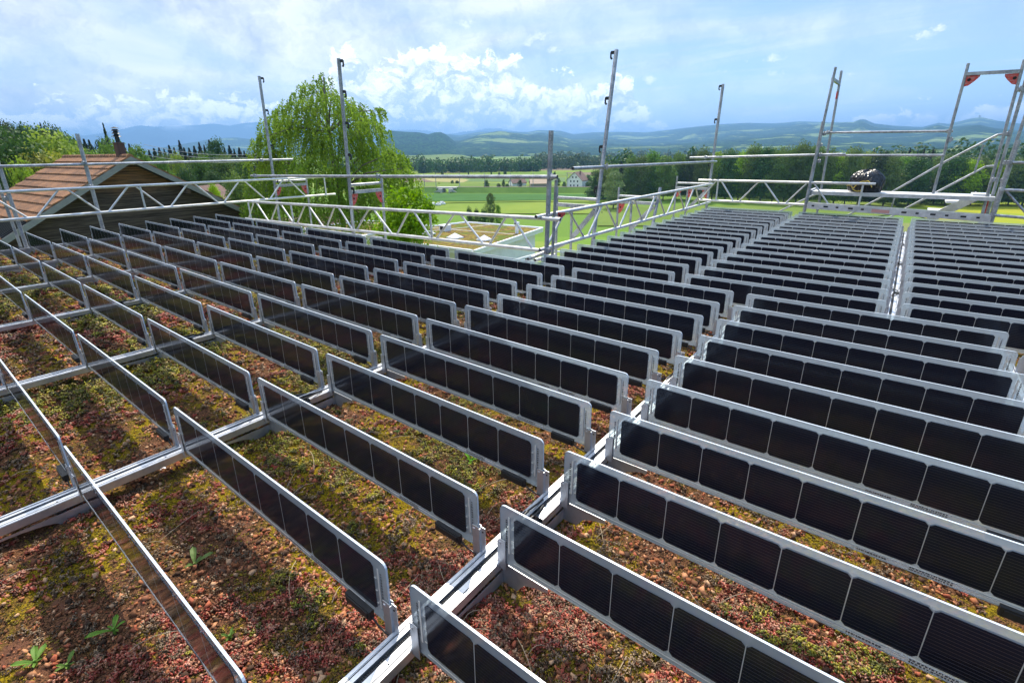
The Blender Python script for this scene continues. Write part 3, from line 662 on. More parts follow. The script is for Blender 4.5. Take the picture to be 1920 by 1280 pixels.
def sprigs(k, m, size, pal, name, label, hgt):
    C_ = Q[k]; dd = d[k]; n = len(C_); sz = size*np.clip(dd/3.0, .9, 2.0)
    a = rng.uniform(0, 6.28, (n, m)); rr = rng.uniform(.1, 1, (n, m))*1.9; zz = rng.uniform(.2, 1, (n, m))*hgt
    O = np.stack([np.cos(a)*rr*sz[:, None], np.sin(a)*rr*sz[:, None], zz*sz[:, None]*2.0], -1) + C_[:, None, :]
    S = np.repeat(sz, m)[:, None]*np.array([[1.0, .48, .42]])*rng.uniform(.7, 1.25, (n*m, 1))
    cols = np.repeat(pick(n, pal, .25), m, 0)*rng.uniform(.75, 1.2, (n*m, 1))
    return scatter(name, O.reshape(-1, 3), S, OCT, OCF, cols, .12, M_SEDUM, label, 'sedum')
k = (mred+fine*.55 > .30) & (mgrn < .95) & (fine2 > -.55) & (rng.random(len(Q)) < .17)
sprigs(k, 8, .0078, [(.60, .115, .075), (.66, .19, .12), (.42, .06, .035), (.60, .27, .14), (.26, .05, .025), (.72, .36, .24), (.12, .035, .018), (.36, .13, .06)], 'red_sedum', 'low red sedum growing in patches over the roof', 1.0)
k = (mgrn+fine2*.5 > .50) & (rng.random(len(Q)) < .20)
sprigs(k, 8, .0080, [(.44, .40, .025), (.30, .31, .025), (.55, .48, .04), (.16, .17, .025), (.40, .27, .06), (.46, .33, .11), (.09, .09, .02)], 'green_sedum', 'yellow green sedum cushions spread over the roof', 1.5)
k = (fine+mst*.6 < -.15 + 1.1*np.clip((Q[:, 0]-.2)*2, 0, 1)*np.clip((1.1-Q[:, 1])*2, 0, 1)*(mred < .5)) & (rng.random(len(Q)) < .34)
sprigs(k, 6, .0042, [(.38, .28, .008), (.50, .36, .010), (.20, .14, .008), (.07, .045, .012), (.24, .12, .02)], 'moss', 'olive and mustard moss between the sedum patches', .5)
k = (fine2 > .2) & (rng.random(len(Q)) < .10)
sprigs(k, 7, .0070, [(.26, .17, .10), (.38, .26, .15), (.14, .09, .05), (.48, .34, .20)], 'dry_sedum', 'withered brown sedum stems lying among the living ones', 1.2)
# dry stalks
st = MB(); ss_ = random.Random(11)
Qs, ds = region(900)
for (x, y, z), dd in zip(Qs[:260], ds[:260]):
    a = ss_.uniform(0, 6.28); L0 = ss_.uniform(.05, .22); z0 = z+.008; bend = ss_.uniform(-.5, .5); p = np.array((x, y, z0)); pts = [p]
    for q in range(4): a += bend*.5; p = p+np.array((math.cos(a), math.sin(a), 0))*L0/4; pts.append(np.array((p[0], p[1], z0+.018*math.sin((q+1)*.8)+.004)))
    st.path(pts, .0011, 4)
st.build('dry_stalks', mat('straw', lambda g: P(g, (.50, .38, .24), .8)), label='thin dry plant stalks lying on the planted roof', cat='straw', kind='stuff')
# single weeds, far from the rails
M_WEED = _leafmat('weed_leaves', (.12, .26, .03), (.18, .34, .05), (.26, .42, .09), 6, .4)
def weed(px, py, label, n, L0, up, seed):
    p = at(px, py, Z=0); r_ = random.Random(seed); o = empty('weed', (p[0], p[1], 0), label=label, cat='weed', group='weeds growing between the panels'); mb = MB()
    for k in range(n):
        a = 6.283*k/n + r_.uniform(-.4, .4); L1 = L0*r_.choice((.45, .7, 1.0, 1.35)); u = up*r_.uniform(.4, 1.6); prev = None; L1 *= .68
        for q, (t, w) in enumerate(((0, .10), (.3, .55), (.55, 1.0), (.8, .8), (1, .12))):
            c = np.array((math.cos(a)*L1*t, math.sin(a)*L1*t, .012+u*L1*(t-.45*t*t))); sd = np.array((-math.sin(a), math.cos(a), 0))*w*L1*.16*(1+.25*(q % 2))
            cur = (c-sd, c+np.array((0, 0, -.004)), c+sd)
            if prev: 
                b0_ = len(mb.v); mb.add([*prev, *cur], [(0, 1, 4, 3), (1, 2, 5, 4)])
            prev = cur
    mb.tube((0, 0, -.01), (0, 0, .02), .004, n=6, hollow=False); mb.build('leaves', M_WEED, o); return o
weed(366, 1062, 'upright light green dandelion leaves in the red sedum left of centre', 6, .075, .9, 1)
weed(215, 1185, 'small weed with one long raised leaf near the lower left panel', 5, .075, .8, 2)
weed(68, 1245, 'pale weed nearest the lower left corner', 6, .06, .5, 3)
weed(128, 1252, 'grey green weed right beside the corner weed, near the bottom edge', 5, .06, .5, 4)
weed(884, 868, 'bright green grassy tuft before the panel at the foreground rail', 9, .05, 1.1, 5)
weed(432, 1198, 'tiny light green rosette in the dark soil left of the lowest cable rail', 7, .03, .5, 6)
weed(745, 812, 'small round leaved weed among silvery sedum in the middle', 7, .045, .6, 7)

# ================================================================== SCAFFOLDING
V3 = lambda *a: np.array(a, float)
def clamp(parent, p, ax, r=.034, name='coupler'):
    """swivel coupler: two short sleeves with bolt and nut"""
    mb = MB(); p = V3(*p); ax = V3(*ax)/np.linalg.norm(ax); mb.tube(p-ax*.024, p+ax*.024, r, n=10, hollow=False)
    mb.tube(p-V3(0, 0, .024)-V3(0, .012, 0), p+V3(0, 0, .024)-V3(0, .012, 0), r*1.02, n=10, hollow=False)
    sd = np.cross(ax, V3(0, 0, 1)); sd /= max(np.linalg.norm(sd), 1e-6); mb.beam(p+sd*.03, p+sd*.062, .03, .045); mb.tube(p+sd*.045-V3(0, 0, .045), p+sd*.045+V3(0, 0, .05), .007, n=6, hollow=False); mb.tube(p+sd*.045+V3(0, 0, .03), p+sd*.045+V3(0, 0, .045), .013, n=6, hollow=False)
    return mb.build(name, M_GALV, parent, smooth=40)
def tubething(name, p, q, label, cat, group=None, r=.0242, m=None, couplers=()):
    p, q = V3(*p), V3(*q); o = empty(name, p, label=label, cat=cat, group=group)
    MB().tube((0, 0, 0), q-p, r, n=14, mi=1).build('tube', m or M_GALV, o, smooth=40)
    for t in couplers: clamp(o, (q-p)*t, q-p)
    return o
def girder(t0, t1, b0_, b1, nodes, verts, label, first_diag=True):
    t0, t1, b0_, b1 = map(lambda v: V3(*v), (t0, t1, b0_, b1)); o = empty('lattice_girder', b0_, label=label, cat='lattice girder', group='aluminium lattice girders round the roof edge')
    MB().tube(t0-b0_, t1-b0_, .0242, n=14).build('top_chord', M_ALU, o, smooth=40); MB().tube((0, 0, 0), b1-b0_, .0242, n=14).build('bottom_chord', M_ALU, o, smooth=40)
    u = (b1-b0_); L = np.linalg.norm(u); u /= L
    T = lambda s: t0 + u*0 + (t1-t0)*((s - (t0-b0_) @ u)/((t1-t0) @ u)) - b0_
    B = lambda s: (b1-b0_)*s/L
    for s in verts: MB().tube(B(s)+V3(0, 0, .02), T(s)-V3(0, 0, .02), .017, n=10, hollow=False).build('brace', M_ALU, o, smooth=40)
    for a, b_ in zip(nodes[:-1], nodes[1:]):
        m = (a+b_)/2
        MB().tube(B(a+.05), T(m-.05), .0155, n=10, hollow=False).build('brace', M_ALU, o, smooth=40)
        MB().tube(T(m+.05), B(b_-.05), .0155, n=10, hollow=False).build('brace', M_ALU, o, smooth=40)
    return o
g1t0, g1t1 = at(0, 360, X=-10.5), at(625, 331, X=-10.5); g1b0, g1b1 = at(0, 413.5, X=-10.5), at(628.5, 364, X=-10.5)
ex = (g1b1-g1b0)/np.linalg.norm(g1b1-g1b0); e2 = (g1t1-g1t0)/np.linalg.norm(g1t1-g1t0)
girder(g1t0-e2*1.65, g1t1, g1b0-ex*1.6, g1b1, [0, .99, 1.99, 2.97, 3.97, 4.97, 5.97, 6.95], [7.45, 3.6], 'white lattice girder in front of the brown barn, upper left')
girder(at(467, 378, Y=4.4), at(1051, 411.5, Y=4.4), at(461, 410, Y=4.4), at(1012, 469.5, Y=4.4), [.08, 1.05, 2.06, 3.08, 3.98, 5.04, 5.94, 6.97, 7.8], [.25, 2.0, 3.95, 5.9], 'long white lattice girder below the birch tree, ending at the corner post')
girder(at(1005, 407, X=-2.6), at(1335, 345, X=-2.6), at(1012, 469, X=-2.6), at(1331, 379, X=-2.6), [.08, 1.15, 2.15, 3.13, 4.13, 5.15, 6.1], [], 'white lattice girder climbing right from the corner post beside the rear panels')
girder(at(1310, 338, Y=10.9), at(1642, 345, Y=10.9), at(1308, 375, Y=10.9), at(1626, 389, Y=10.9), [0, .82, 1.72, 2.6], [.40, 3.02], 'white lattice girder along the far roof edge before the dark forest')

GR = 'horizontal guard rail tubes'
tubething('guard_rail', at(-60, 313.5, X=-10.62), at(549, 299, X=-10.62), 'steel guard rail tube crossing in front of the barn roof, highest at left', 'guard rail', GR, couplers=(.86,))
tubething('guard_rail', at(471, 330, Y=4.46), at(1045, 332, Y=4.46), 'long steel guard rail tube running from the birch to the corner post', 'guard rail', GR, couplers=(.03, .56))
tubething('guard_rail', at(1074, 316, X=-2.66), at(1343, 303, X=-2.66), 'pale guard rail tube right of centre with its open end before the farmhouse', 'guard rail', GR, couplers=(.14,))
tubething('guard_rail', at(1293.6, 296, Y=10.96), at(1585.6, 289.5, Y=10.96), 'guard rail tube along the far edge above the right forest', 'guard rail', GR, couplers=(.12, .86))
tubething('guard_rail', at(1560, 291.5, Y=11.05), at(1768, 291, Y=11.05), 'thin guard rail tube above the black rubbish bag', 'guard rail', GR, r=.019)
tubething('guard_rail', at(1548, 249, Y=11.5), at(1787, 246, Y=11.5), 'upper guard rail tube before the blue hills, between the twin post and stair tower', 'guard rail', GR, r=.021, couplers=(.02, .97))
tubething('guard_rail', at(1891, 305, Y=10.85), at(1985, 305.5, Y=10.85), 'short upper guard rail tube leaving the right edge of the picture', 'guard rail', GR, couplers=(.02,))
tubething('guard_rail', at(1874, 355.6, Y=10.85), at(1985, 361, Y=10.85), 'middle tube of the lattice leaving the right edge of the picture', 'guard rail', GR, couplers=(.03,))
tubething('guard_rail', at(1856, 403, Y=10.85), at(1985, 413.5, Y=10.85), 'lowest tube leaving the right edge above the yellow meadow', 'guard rail', GR, couplers=(.03,))
tubething('guard_rail', at(1887, 359, Y=10.85), at(1985, 468, Y=10.85), 'sloping brace tube at the right edge above the yellow meadow', 'guard rail', GR, r=.017)
tubething('scaffold_tube', at(588, 430, Y=5.1), at(719, 447, Y=5.1), 'low tube behind the long girder, below the birch', 'scaffold tube')
tubething('scaffold_tube', at(676, 443.5, Y=4.35), at(702, 439, Y=4.75), 'short pale stub tube poking out over the rear left panels', 'scaffold tube', m=M_ALU)
tubething('scaffold_tube', at(990, 486, X=-2.72), at(1056, 458, X=-2.72), 'low pale tube at the foot of the corner post', 'scaffold tube', m=M_ALU)
tubething('scaffold_tube', at(1003, 488, X=-2.85), at(1040, 478, X=-2.85), 'shorter low tube just left of the corner post foot', 'scaffold tube', m=M_ALU)

def post_part(o, base, a, b_, r=.0242, name='post', m=None, down=-6.98, square=False):
    """a standard through a and b (top), carried on down to the ground outside"""
    a, b_ = V3(*a), V3(*b_); d = (a-b_)/(b_[2]-a[2]); lo_ = a + d*(a[2]-down) if down is not None else a
    mb = MB(); 
    if square: mb.beam(lo_-base, b_-base, r*2, r*1.7, up=(1, 0, 0))
    else: mb.tube(lo_-base, b_-base, r, n=14, mi=1)
    return mb.build(name, m or M_GALV, o, smooth=40)
def hooks(o, base, a, b_, ts, sd):
    a, b_ = V3(*a), V3(*b_); sd = V3(*sd)
    for t in ts:
        p = b_ + (a-b_)*t - base; mb = MB(); n_ = np.cross(sd, V3(0, 0, 1))*.008
        mb.slab([p+sd*x+V3(0, 0, z)-n_ for x, z in ((.018, .012), (.075, .012), (.088, -.01), (.088, -.075), (.072, -.098), (.050, -.090), (.056, -.072), (.066, -.070), (.068, -.03), (.018, -.03))], n_*2)
        mb.build('locking_hook', M_DARKMET, o)
def gusset(o, base, c, along, w, h, name='gusset_plate'):
    """red corner plate with a rounded cut-out, under the crossbar"""
    c = V3(*c)-base; al = V3(*along); q = [(0, 0), (w, 0), (w, -.03), (w*.72, -h*.55), (w*.35, -h*.92), (0, -h)]
    n_ = np.cross(al, V3(0, 0, 1)); n_ /= np.linalg.norm(n_)
    mb = MB(); pts = [c + al*x + V3(0, 0, z) for x, z in q]; mb.slab([p-n_*.004 for p in pts], n_*.008)
    mid = c+al*w*.30+V3(0, 0, -h*.40); mb.tube(mid-n_*.006, mid+n_*.006, w*.14, n=8, m=1, hollow=False)
    return mb.build(name, [M_RED, M_HOLE], o)
def frame(label, A, B_, zs, red=True, rA=.0242, hk=None, group='scaffold frames standing behind the roof edge'):
    """A, B_: (low point, top point) of the two legs; zs: heights of the crossbars"""
    A = [V3(*p) for p in A]; B_ = [V3(*p) for p in B_]; base = V3(A[0][0], A[0][1], -6.98); o = empty('scaffold_bay', base, label=label, cat='scaffold frame', group=group)
    post_part(o, base, *A, r=rA, name='leg'); post_part(o, base, *B_, r=.0242, name='leg')
    onz = lambda L_, z: L_[0] + (L_[1]-L_[0])*((z-L_[0][2])/(L_[1][2]-L_[0][2]))
    for k, z in enumerate(zs):
        p, q = onz(A, z), onz(B_, z); mb = MB()
        if k == 0: mb.tube(p-base, q-base, .024, n=12, hollow=False)
        else: mb.beam(p-base, q-base, .05, .055)
        mb.build('crossbar', M_GALV, o, smooth=40)
    z = zs[-1]-.028; p, q = onz(A, z), onz(B_, z); al = (q-p)/np.linalg.norm(q-p)
    if red: gusset(o, base, p+al*.024, al, .13, .20); gusset(o, base, q-al*.024, -al, .13, .20)
    if hk: hooks(o, base, A[0], A[1], *hk)
    return o
Pp = lambda x0, y0, x1, y1, **k: (at(x0, y0, **k), at(x1, y1, **k))
a3 = Pp(524, 411, 486, 143, X=-10.6); yo = a3[0][1]+.73
frame('scaffold frame with tall guard post, leftmost before the birch, red corner plates', a3, rA=.029, B_= (at(584, 420, Y=yo+.1), at(574, 335, Y=yo+.1)), zs=[.90, .80], hk=([0.01, .22, .46, .70, .86], (.3, .95, 0)))
a4 = Pp(663, 436, 635, 110, Y=4.5)
frame('scaffold frame with the tallest guard post, in front of the birch, red corner plates', a4, rA=.029, B_= (at(723, 445, Y=5.2), at(715, 333, Y=5.2)), zs=[.98, .86], hk=([.01, .17, .34, .52, .72], (.95, .3, 0)))
# corner
base = V3(-2.5, 4.55, -6.98); o = empty('corner_post', base, label='thick grey corner post in the middle where two girders meet', cat='scaffold post')
post_part(o, base, at(1025, 462, Y=4.52), at(1033.5, 245, Y=4.52), r=.029); post_part(o, base, at(1037, 450, Y=4.66), at(1043, 337, Y=4.66), r=.02)
for p in ((1033, 332), (1029, 407), (1027, 470)): clamp(o, at(*p, Y=4.49)-base, (1, 0, 0), r=.04)
gusset(o, base, at(1046, 398, Y=4.7), (.95, .2, 0), .10, .09)
# frames standing behind the climbing girder, seen between its braces
def bracket(label, yy, inner, zb, xo, redx=(), ipost=None, dy=0, hk=None):
    I = Pp(*inner, X=-2.74) if ipost is None else ipost; yy = I[0][1]; base = V3(-2.74, yy, -6.98); o = empty('scaffold_bay', base, label=label, cat='scaffold frame', group='scaffold frames standing behind the roof edge')
    post_part(o, base, *I, name='leg', r=.029); O = (V3(xo, yy, zb-1.0), V3(xo, yy, zb+.16)); post_part(o, base, *O, name='leg', r=.021)
    MB().tube(V3(xo, yy, zb)-base, V3(-2.74, yy, zb)-base, .022, n=12, hollow=False).build('crossbar', M_GALV, o, smooth=40)
    MB().beam(V3(xo, yy, zb-.11)-base, V3(-2.74, yy, zb-.11)-base, .045, .055).build('crossbar', M_GALV, o)
    MB().tube(V3(xo+.28, yy, zb-1.6)-base, V3(xo+.28, yy, zb-.12)-base, .021, n=10, hollow=False).build('leg', M_GALV, o, smooth=40)
    MB().beam(V3(xo+.29, yy, zb-.62)-base, V3(-2.78, yy, zb-.16)-base, .03, .07).build('brace', M_GALV, o)
    for x, s in redx: gusset(o, base, V3(x, yy, zb-.13), (s, 0, 0), .12, .20)
    if hk: hooks(o, base, I[0], I[1], *hk)
    return o
bracket('scaffold frame with the tall leaning guard post right of centre', 6.0, (1121, 378, 1156, 94), .80, -3.47, (), hk=([.01, .30, .62, .90], (-.95, -.2, 0)))
bracket('scaffold frame with a red plate seen through the climbing girder', 8.5, (1228, 400, 1238, 352), .66, -3.5, ((-3.48, 1),))
bracket('scaffold frame with tall guard post at the far left corner of the rear field', 11.1, (1324.6, 388, 1356, 158), .74, -3.5, ((-3.48, 1), (-3.20, 1), (-2.76, -1)), hk=([.01, .27, .62], (-.95, -.2, 0)))
# left posts
tubs = empty('scaffold_post', at(39, 463, X=-10.62), label='pair of steel posts at the left picture edge before the barn roof', cat='scaffold post'); bs = V3(*tubs.location)
post_part(tubs, bs, at(50, 463, X=-10.66), at(-14, 275, X=-10.66), r=.028); post_part(tubs, bs, at(39, 463, X=-10.75), at(-30, 270, X=-10.75), r=.022); clamp(tubs, at(12, 372, X=-10.72)-bs, (0, 1, 0))
tubs = empty('scaffold_post', at(193, 429, X=-10.7), label='single steel post standing in front of the barn roof', cat='scaffold post'); bs = V3(*tubs.location)
post_part(tubs, bs, at(193, 429, X=-10.68), at(144.5, 251, X=-10.68), r=.031)
for p in ((159, 306), (172, 350)): clamp(tubs, at(*p, X=-10.6)-bs, (0, 1, 0), r=.038)
# twin post right
i8 = Pp(1508, 395, 1567, 126, Y=10.97); o8 = Pp(1535, 381, 1578, 133, Y=11.62)
base = V3(i8[0][0], i8[0][1], -6.98); o = empty('scaffold_bay', base, label='narrow twin post scaffold frame left of the black rubbish bag', cat='scaffold frame', group='scaffold frames standing behind the roof edge')
post_part(o, base, *i8, name='leg', r=.022); post_part(o, base, *o8, name='leg', r=.022); post_part(o, base, at(1508, 396, Y=10.9), at(1544, 228, Y=10.9), name='leg', r=.031)
MB().beam(at(1561, 148, Y=10.97)-base, at(1573, 157, Y=11.62)-base, .04, .05).build('crossbar', M_GALV, o)
q8 = at(1571, 172, Y=11.62)-base; q9 = at(1568.5, 186, Y=11.62)-base; MB().tube(q9, q8, .0235, n=12, hollow=False).build('marking_band', M_RED, o)
for p in ((1539, 272), (1536, 302), (1546, 251)): clamp(o, at(*p, Y=11.0)-base, (1, 0, 0), r=.032)
# stair tower right
p9 = Pp(1750, 362, 1816, 119, Y=11.1); p10 = Pp(1852, 363, 1921, 112, Y=11.1); base = V3(p9[0][0], 11.1, -6.98)
o = empty('scaffold_portal', base, label='portal scaffold frame with red corner plates at the upper right', cat='scaffold frame')
post_part(o, base, *p9, name='leg', r=.022, down=.70); post_part(o, base, *p10, name='leg', r=.022)
MB().beam(at(1812, 139, Y=11.1)-base, at(1914, 133.5, Y=11.1)-base, .04, .05).build('crossbar', M_GALV, o)
gusset(o, base, at(1811, 142, Y=11.1), (1, 0, 0), .18, .17); gusset(o, base, at(1914, 137, Y=11.1), (-1, 0, 0), .18, .17); clamp(o, at(1783, 262, Y=11.06)-base, (1, 0, .2), r=.03)
o = empty('scaffold_post', V3(2.0, 11.0, -6.98), label='bundle of leaning posts at the right picture edge', cat='scaffold post'); base = V3(2.0, 11.0, -6.98)
post_part(o, base, at(1862, 364, Y=11.25), at(1932, 120, Y=11.25), r=.024); post_part(o, base, at(1871, 366, Y=11.7), at(1932, 190, Y=11.7), r=.024)
post_part(o, base, at(1858, 416, Y=10.88), at(1909.7, 263, Y=10.88), r=.033, m=M_DARKMET if False else M_GALV); post_part(o, base, at(1843, 405, Y=11.5), at(1856, 372, Y=11.5), r=.026, m=M_RED, name='red_leg')
for p in ((1890, 251), (1880, 338), (1862, 337), (1912, 168), (1885, 305)): clamp(o, at(*p, Y=11.0)-base, (1, 0, 0), r=.034)
# deck and plank
xa, xb = at(1522, 360, Y=10.98)[0], at(1866, 373, Y=10.98)[0]
o = empty('scaffold_deck', (xa, 10.98, .62), label='grey steel scaffold deck carrying the black rubbish bag', cat='scaffold deck')
mb = MB(); mb.box((0, 0, 0), (xb-xa, .31, .065)); mb.box((0, .33, 0), (xb-xa, .64, .065)); mb.box((0, -.004, .040), (xb-xa, 0, .046)); mb.build('deck_plate', M_ALU, o)
mb = MB(); mb.box((-.05, -.01, -.01), (0, .66, .09)); mb.build('deck_end', M_GALV, o); mb = MB(); mb.box((xb-xa-.28, .2, .066), (xb-xa-.06, .6, .095)); mb.build('deck_flap', M_WTRIM, o)
pa, pb = at(1512, 391, Y=10.8), at(1856, 417, Y=10.8); o = empty('perforated_plank', pa, label='long perforated steel plank low behind the rear panels', cat='plank'); L8 = pb[0]-pa[0]; dz8 = pb[2]-pa[2]
mb = MB(); mb.slab([(0, 0, 0), (L8, 0, dz8), (L8, 0, dz8+.115), (0, 0, .115)], (0, .2, 0)); rr = random.Random(5)
for k in range(13):
    x = .08+k*L8/13.3; z = dz8*x/L8+.045
    if 1.02 < x < 1.34: continue
    w = .075 if k % 2 else .045; mb.slab([(x, -.002, z), (x+w, -.002, z), (x+w, -.002, z+.030), (x, -.002, z+.030)], (0, .0015, 0), 1)
mb.build('plank', [M_ALU, M_HOLE], o)
mb = MB(); x0, x1 = 1.06, 1.33; mb.slab([(x0, -.0025, dz8*x0/L8+.02), (x1, -.0025, dz8*x1/L8+.02), (x1, -.0025, dz8*x1/L8+.08), (x0, -.0025, dz8*x0/L8+.08)], (0, .0015, 0)); mb.build('faded_red_band', mat('faded_red', lambda g: P(g, (.52, .28, .24), .7)), o)
# stair outside
o = empty('scaffold_stair', (1.4, 11.8, -3), label='aluminium scaffold stair dropping left behind the deck, with sloping handrails', cat='stair'); base = V3(1.4, 11.8, -3)
def rails(pix, yy, r, name='handrail'):
    pts = [at(x, y, Y=yy)-base for x, y in pix]; mb = MB()
    for a_, b_ in zip(pts[:-1], pts[1:]): mb.tube(a_, b_, r, n=10, hollow=False)
    mb.build(name, M_GALV, o, smooth=40)
rails([(1888, 251), (1872, 252.5), (1862, 257), (1768, 305.5), (1671, 361), (1622, 386), (1560, 420)], 11.8, .019); rails([(1866, 311), (1848, 312.5), (1836, 319), (1760, 358.5), (1687, 397), (1640, 424)], 11.8, .019)
for q in ((1844, 271, 1827.5, 322), (1677, 372, 1669, 396)): rails([q[:2], q[2:]], 11.8, .014, 'baluster')
rails([(1462, 396), (1512, 372), (1530, 364)], 11.8, .019)
mb = MB(); mb.beam(at(1835, 366, Y=11.9)-base, at(1740, 412, Y=11.9)-base, .05, .15, up=(0, 0, 1)); mb.build('stringer', M_ALU, o); mb = MB(); mb.beam(at(1835, 366, Y=12.5)-base, at(1740, 412, Y=12.5)-base, .05, .15); mb.build('stringer', M_ALU, o)
for q in ((1792, 380.5), (1757, 399)): pq = at(*q, Y=11.9)-base; mb = MB(); mb.box(pq+V3(-.14, -.02, -.01), pq+V3(.16, .6, .03)); mb.build('tread', M_WTRIM, o)
# rubbish bag
def blob(name, c, rad, matl, parent, f, nu=96, nv=64):
    U, W_ = np.meshgrid(np.linspace(0, 2*math.pi, nu, endpoint=False), np.linspace(0.001, math.pi-.001, nv)); V = f(U, W_, np.array(rad)); V = V.reshape(-1, 3)+np.array(c)
    I = np.arange(nu*nv).reshape(nv, nu); F_ = np.stack([I[:-1], np.roll(I[:-1], -1, 1), np.roll(I[1:], -1, 1), I[1:]], -1).reshape(-1, 4)[:, ::-1]; return npmesh(name, V, F_, matl, parent, smooth=True)
def bagf(U, W_, rad):
    w = 1 + .05*np.sin(2*U+1.3+W_) + .03*np.sin(5*U+3*np.sin(W_*2)) + .05*np.abs(np.sin(11*U+3*W_+np.sin(5*W_))) + .02*np.abs(np.sin(23*U-6*W_)) + .012*np.sin(7*W_+2*U)
    z = np.cos(W_); zz = np.where(z < -.45, -.45+(z+.45)*.15, z)
    return np.stack([np.sin(W_)**.85*np.cos(U)*w*rad[0], np.sin(W_)**.85*np.sin(U)*w*rad[1], zz*w*rad[2]], -1)
bc = at(1624, 342, Y=11.28); o = empty('rubbish_bag', (bc[0], 11.28, .687), label='stuffed black plastic rubbish bag tied with yellow cord on the scaffold deck', cat='rubbish bag')
M_BAG = mat('black_bag_film', lambda g: P(g, (.006, .006, .007), .28, 0, bumpn(g, noise(g, 6, 2, .5, dist=1.6), .05, 1.0), .5))
blob('bag', (0, 0, .135), (.275, .22, .25), M_BAG, o, bagf)
mb = MB(); M_CORD = mat('yellow_cord', lambda g: P(g, (.62, .45, .06), .6))
for a_, b_, s_ in (((0.0, -.23, .20), (-.17, -.25, .07), .05), ((0.0, -.23, .20), (-.06, -.26, .02), -.04), ((-.17, -.30, .07), (-.28, -.30, .12), .03), ((.0, -.23, .20), (.12, -.30, .10), .05), ((-.17, -.30, .06), (-.05, -.3, .03), -.02)):
    a_, b_ = V3(*a_), V3(*b_); pts = [a_+(b_-a_)*t+V3(0, -.01, s_*math.sin(t*math.pi)) for t in np.linspace(0, 1, 7)]; mb.path(pts, .0085, 6)
mb.build('cord', M_CORD, o)

# ================================================================== BARN
rdx, rdy = -.9962, -.0865; rz = math.atan2(rdy, rdx); ap = V3(-24.32, 6.49, 1.47); HB = 8.47
o = empty('barn', (ap[0], ap[1], -7), rz, label='weathered timber barn with an orange tiled gable roof, left', cat='barn'); bo = o
LR, HW, SL = 7.2, 6.6, .593
def roofz(y): return HB - abs(y)*SL
mb = MB(); mb.slab([(.45, -HW+.5, 0), (.45, HW-.5, 0), (.45, HW-.5, roofz(HW-.5)-.20), (.45, 0, HB-.22), (.45, -HW+.5, roofz(HW-.5)-.20)], (LR-.9, 0, 0)); mb.build('wall', M_WOOD, o)
slen = math.hypot(1, SL)
for sg in (1, -1):
    mb = MB(); ny = 16; st_ = HW/ny
    for k in range(ny):
        y0, y1 = k*st_, (k+1)*st_+.03
        z0, z1 = roofz(y0)+.02, roofz(y1)+.075
        if sg > 0 and 9 <= k <= 10: segs = [(2.6, LR)]
        else: segs = [(-.02, LR)]
        for xa, xb in segs: mb.slab([(xa, sg*y0, z0), (xb, sg*y0, z0), (xb, sg*y1, z1), (xa, sg*y1, z1)], (0, 0, -.045))
    mb.build('roof_tiles', M_TILE, o)
    mb = MB(); mb.slab([(0.02, 0, HB-.04), (LR-.02, 0, HB-.04), (LR-.02, sg*HW, roofz(HW)-.04), (.02, sg*HW, roofz(HW)-.04)], (0, 0, -.10)); mb.build('roof_deck', M_FASCIA, o)
    mb = MB(); mb.slab([(-.01, 0, HB-.01), (-.01, sg*HW, roofz(HW)-.01), (-.01, sg*HW, roofz(HW)-.24), (-.01, 0, HB-.24)], (-.035, 0, 0)); mb.build('verge_board', M_FASCIA, o)
    mb = MB()
    for yy in (1.9, 4.6): MB().box((-.0, sg*yy-.09, roofz(yy)-.48), (.6, sg*yy+.09, roofz(yy)-.26)).build('purlin_end', M_WOOD, o)
mb = MB(); n_ = 22
for k in range(n_):
    x = .0+k*LR/n_; mb.tube((x, 0, HB-.035), (x+LR/n_+.03, 0, HB-.02), .125, .105, n=12, hollow=False)
mb.build('ridge_tiles', M_TILE, o, smooth=50)
mb = MB(); y0, y1 = 9*HW/16, 11*HW/16
mb.slab([(.15, y0, roofz(y0)+.01), (2.6, y0, roofz(y0)+.01), (2.6, y1, roofz(y1)+.02), (.15, y1, roofz(y1)+.02)], (0, 0, -.03))
for k in range(12): x = .25+k*.2; mb.slab([(x, y0, roofz(y0)+.05), (x+.06, y0, roofz(y0)+.05), (x+.06, y1, roofz(y1)+.06), (x, y1, roofz(y1)+.06)], (0, 0, -.045))
mb.build('corrugated_skylight', M_DARKMET, o)
MB().slab([(.1, y1, roofz(y1)+.09), (2.65, y1, roofz(y1)+.09), (2.65, y1+.07, roofz(y1)+.05), (.1, y1+.07, roofz(y1)+.05)], (0, 0, -.05)).build('skylight_trim', M_ALU, o)
ch = MB().box((.72, -.16, HB-.3), (1.00, .12, HB+.50)).box((.70, -.18, HB+.50), (1.02, .14, HB+.54)).build('chimney', M_BRICK, o)
cw = MB(); cw.tube((0.86, -.02, HB+.5), (0.86, -.02, HB+.98), .08, n=10, hollow=False)
for k in range(3): cw.tube((0.86, -.02, HB+.76+.11*k), (0.86, -.02, HB+.83+.11*k), .17-.015*k, .09, n=12, hollow=False)
cw.tube((0.86, -.02, HB+1.08), (0.86, -.02, HB+1.14), .15, .02, n=12, hollow=False); cw.build('cowl', M_DARKMET, ch)

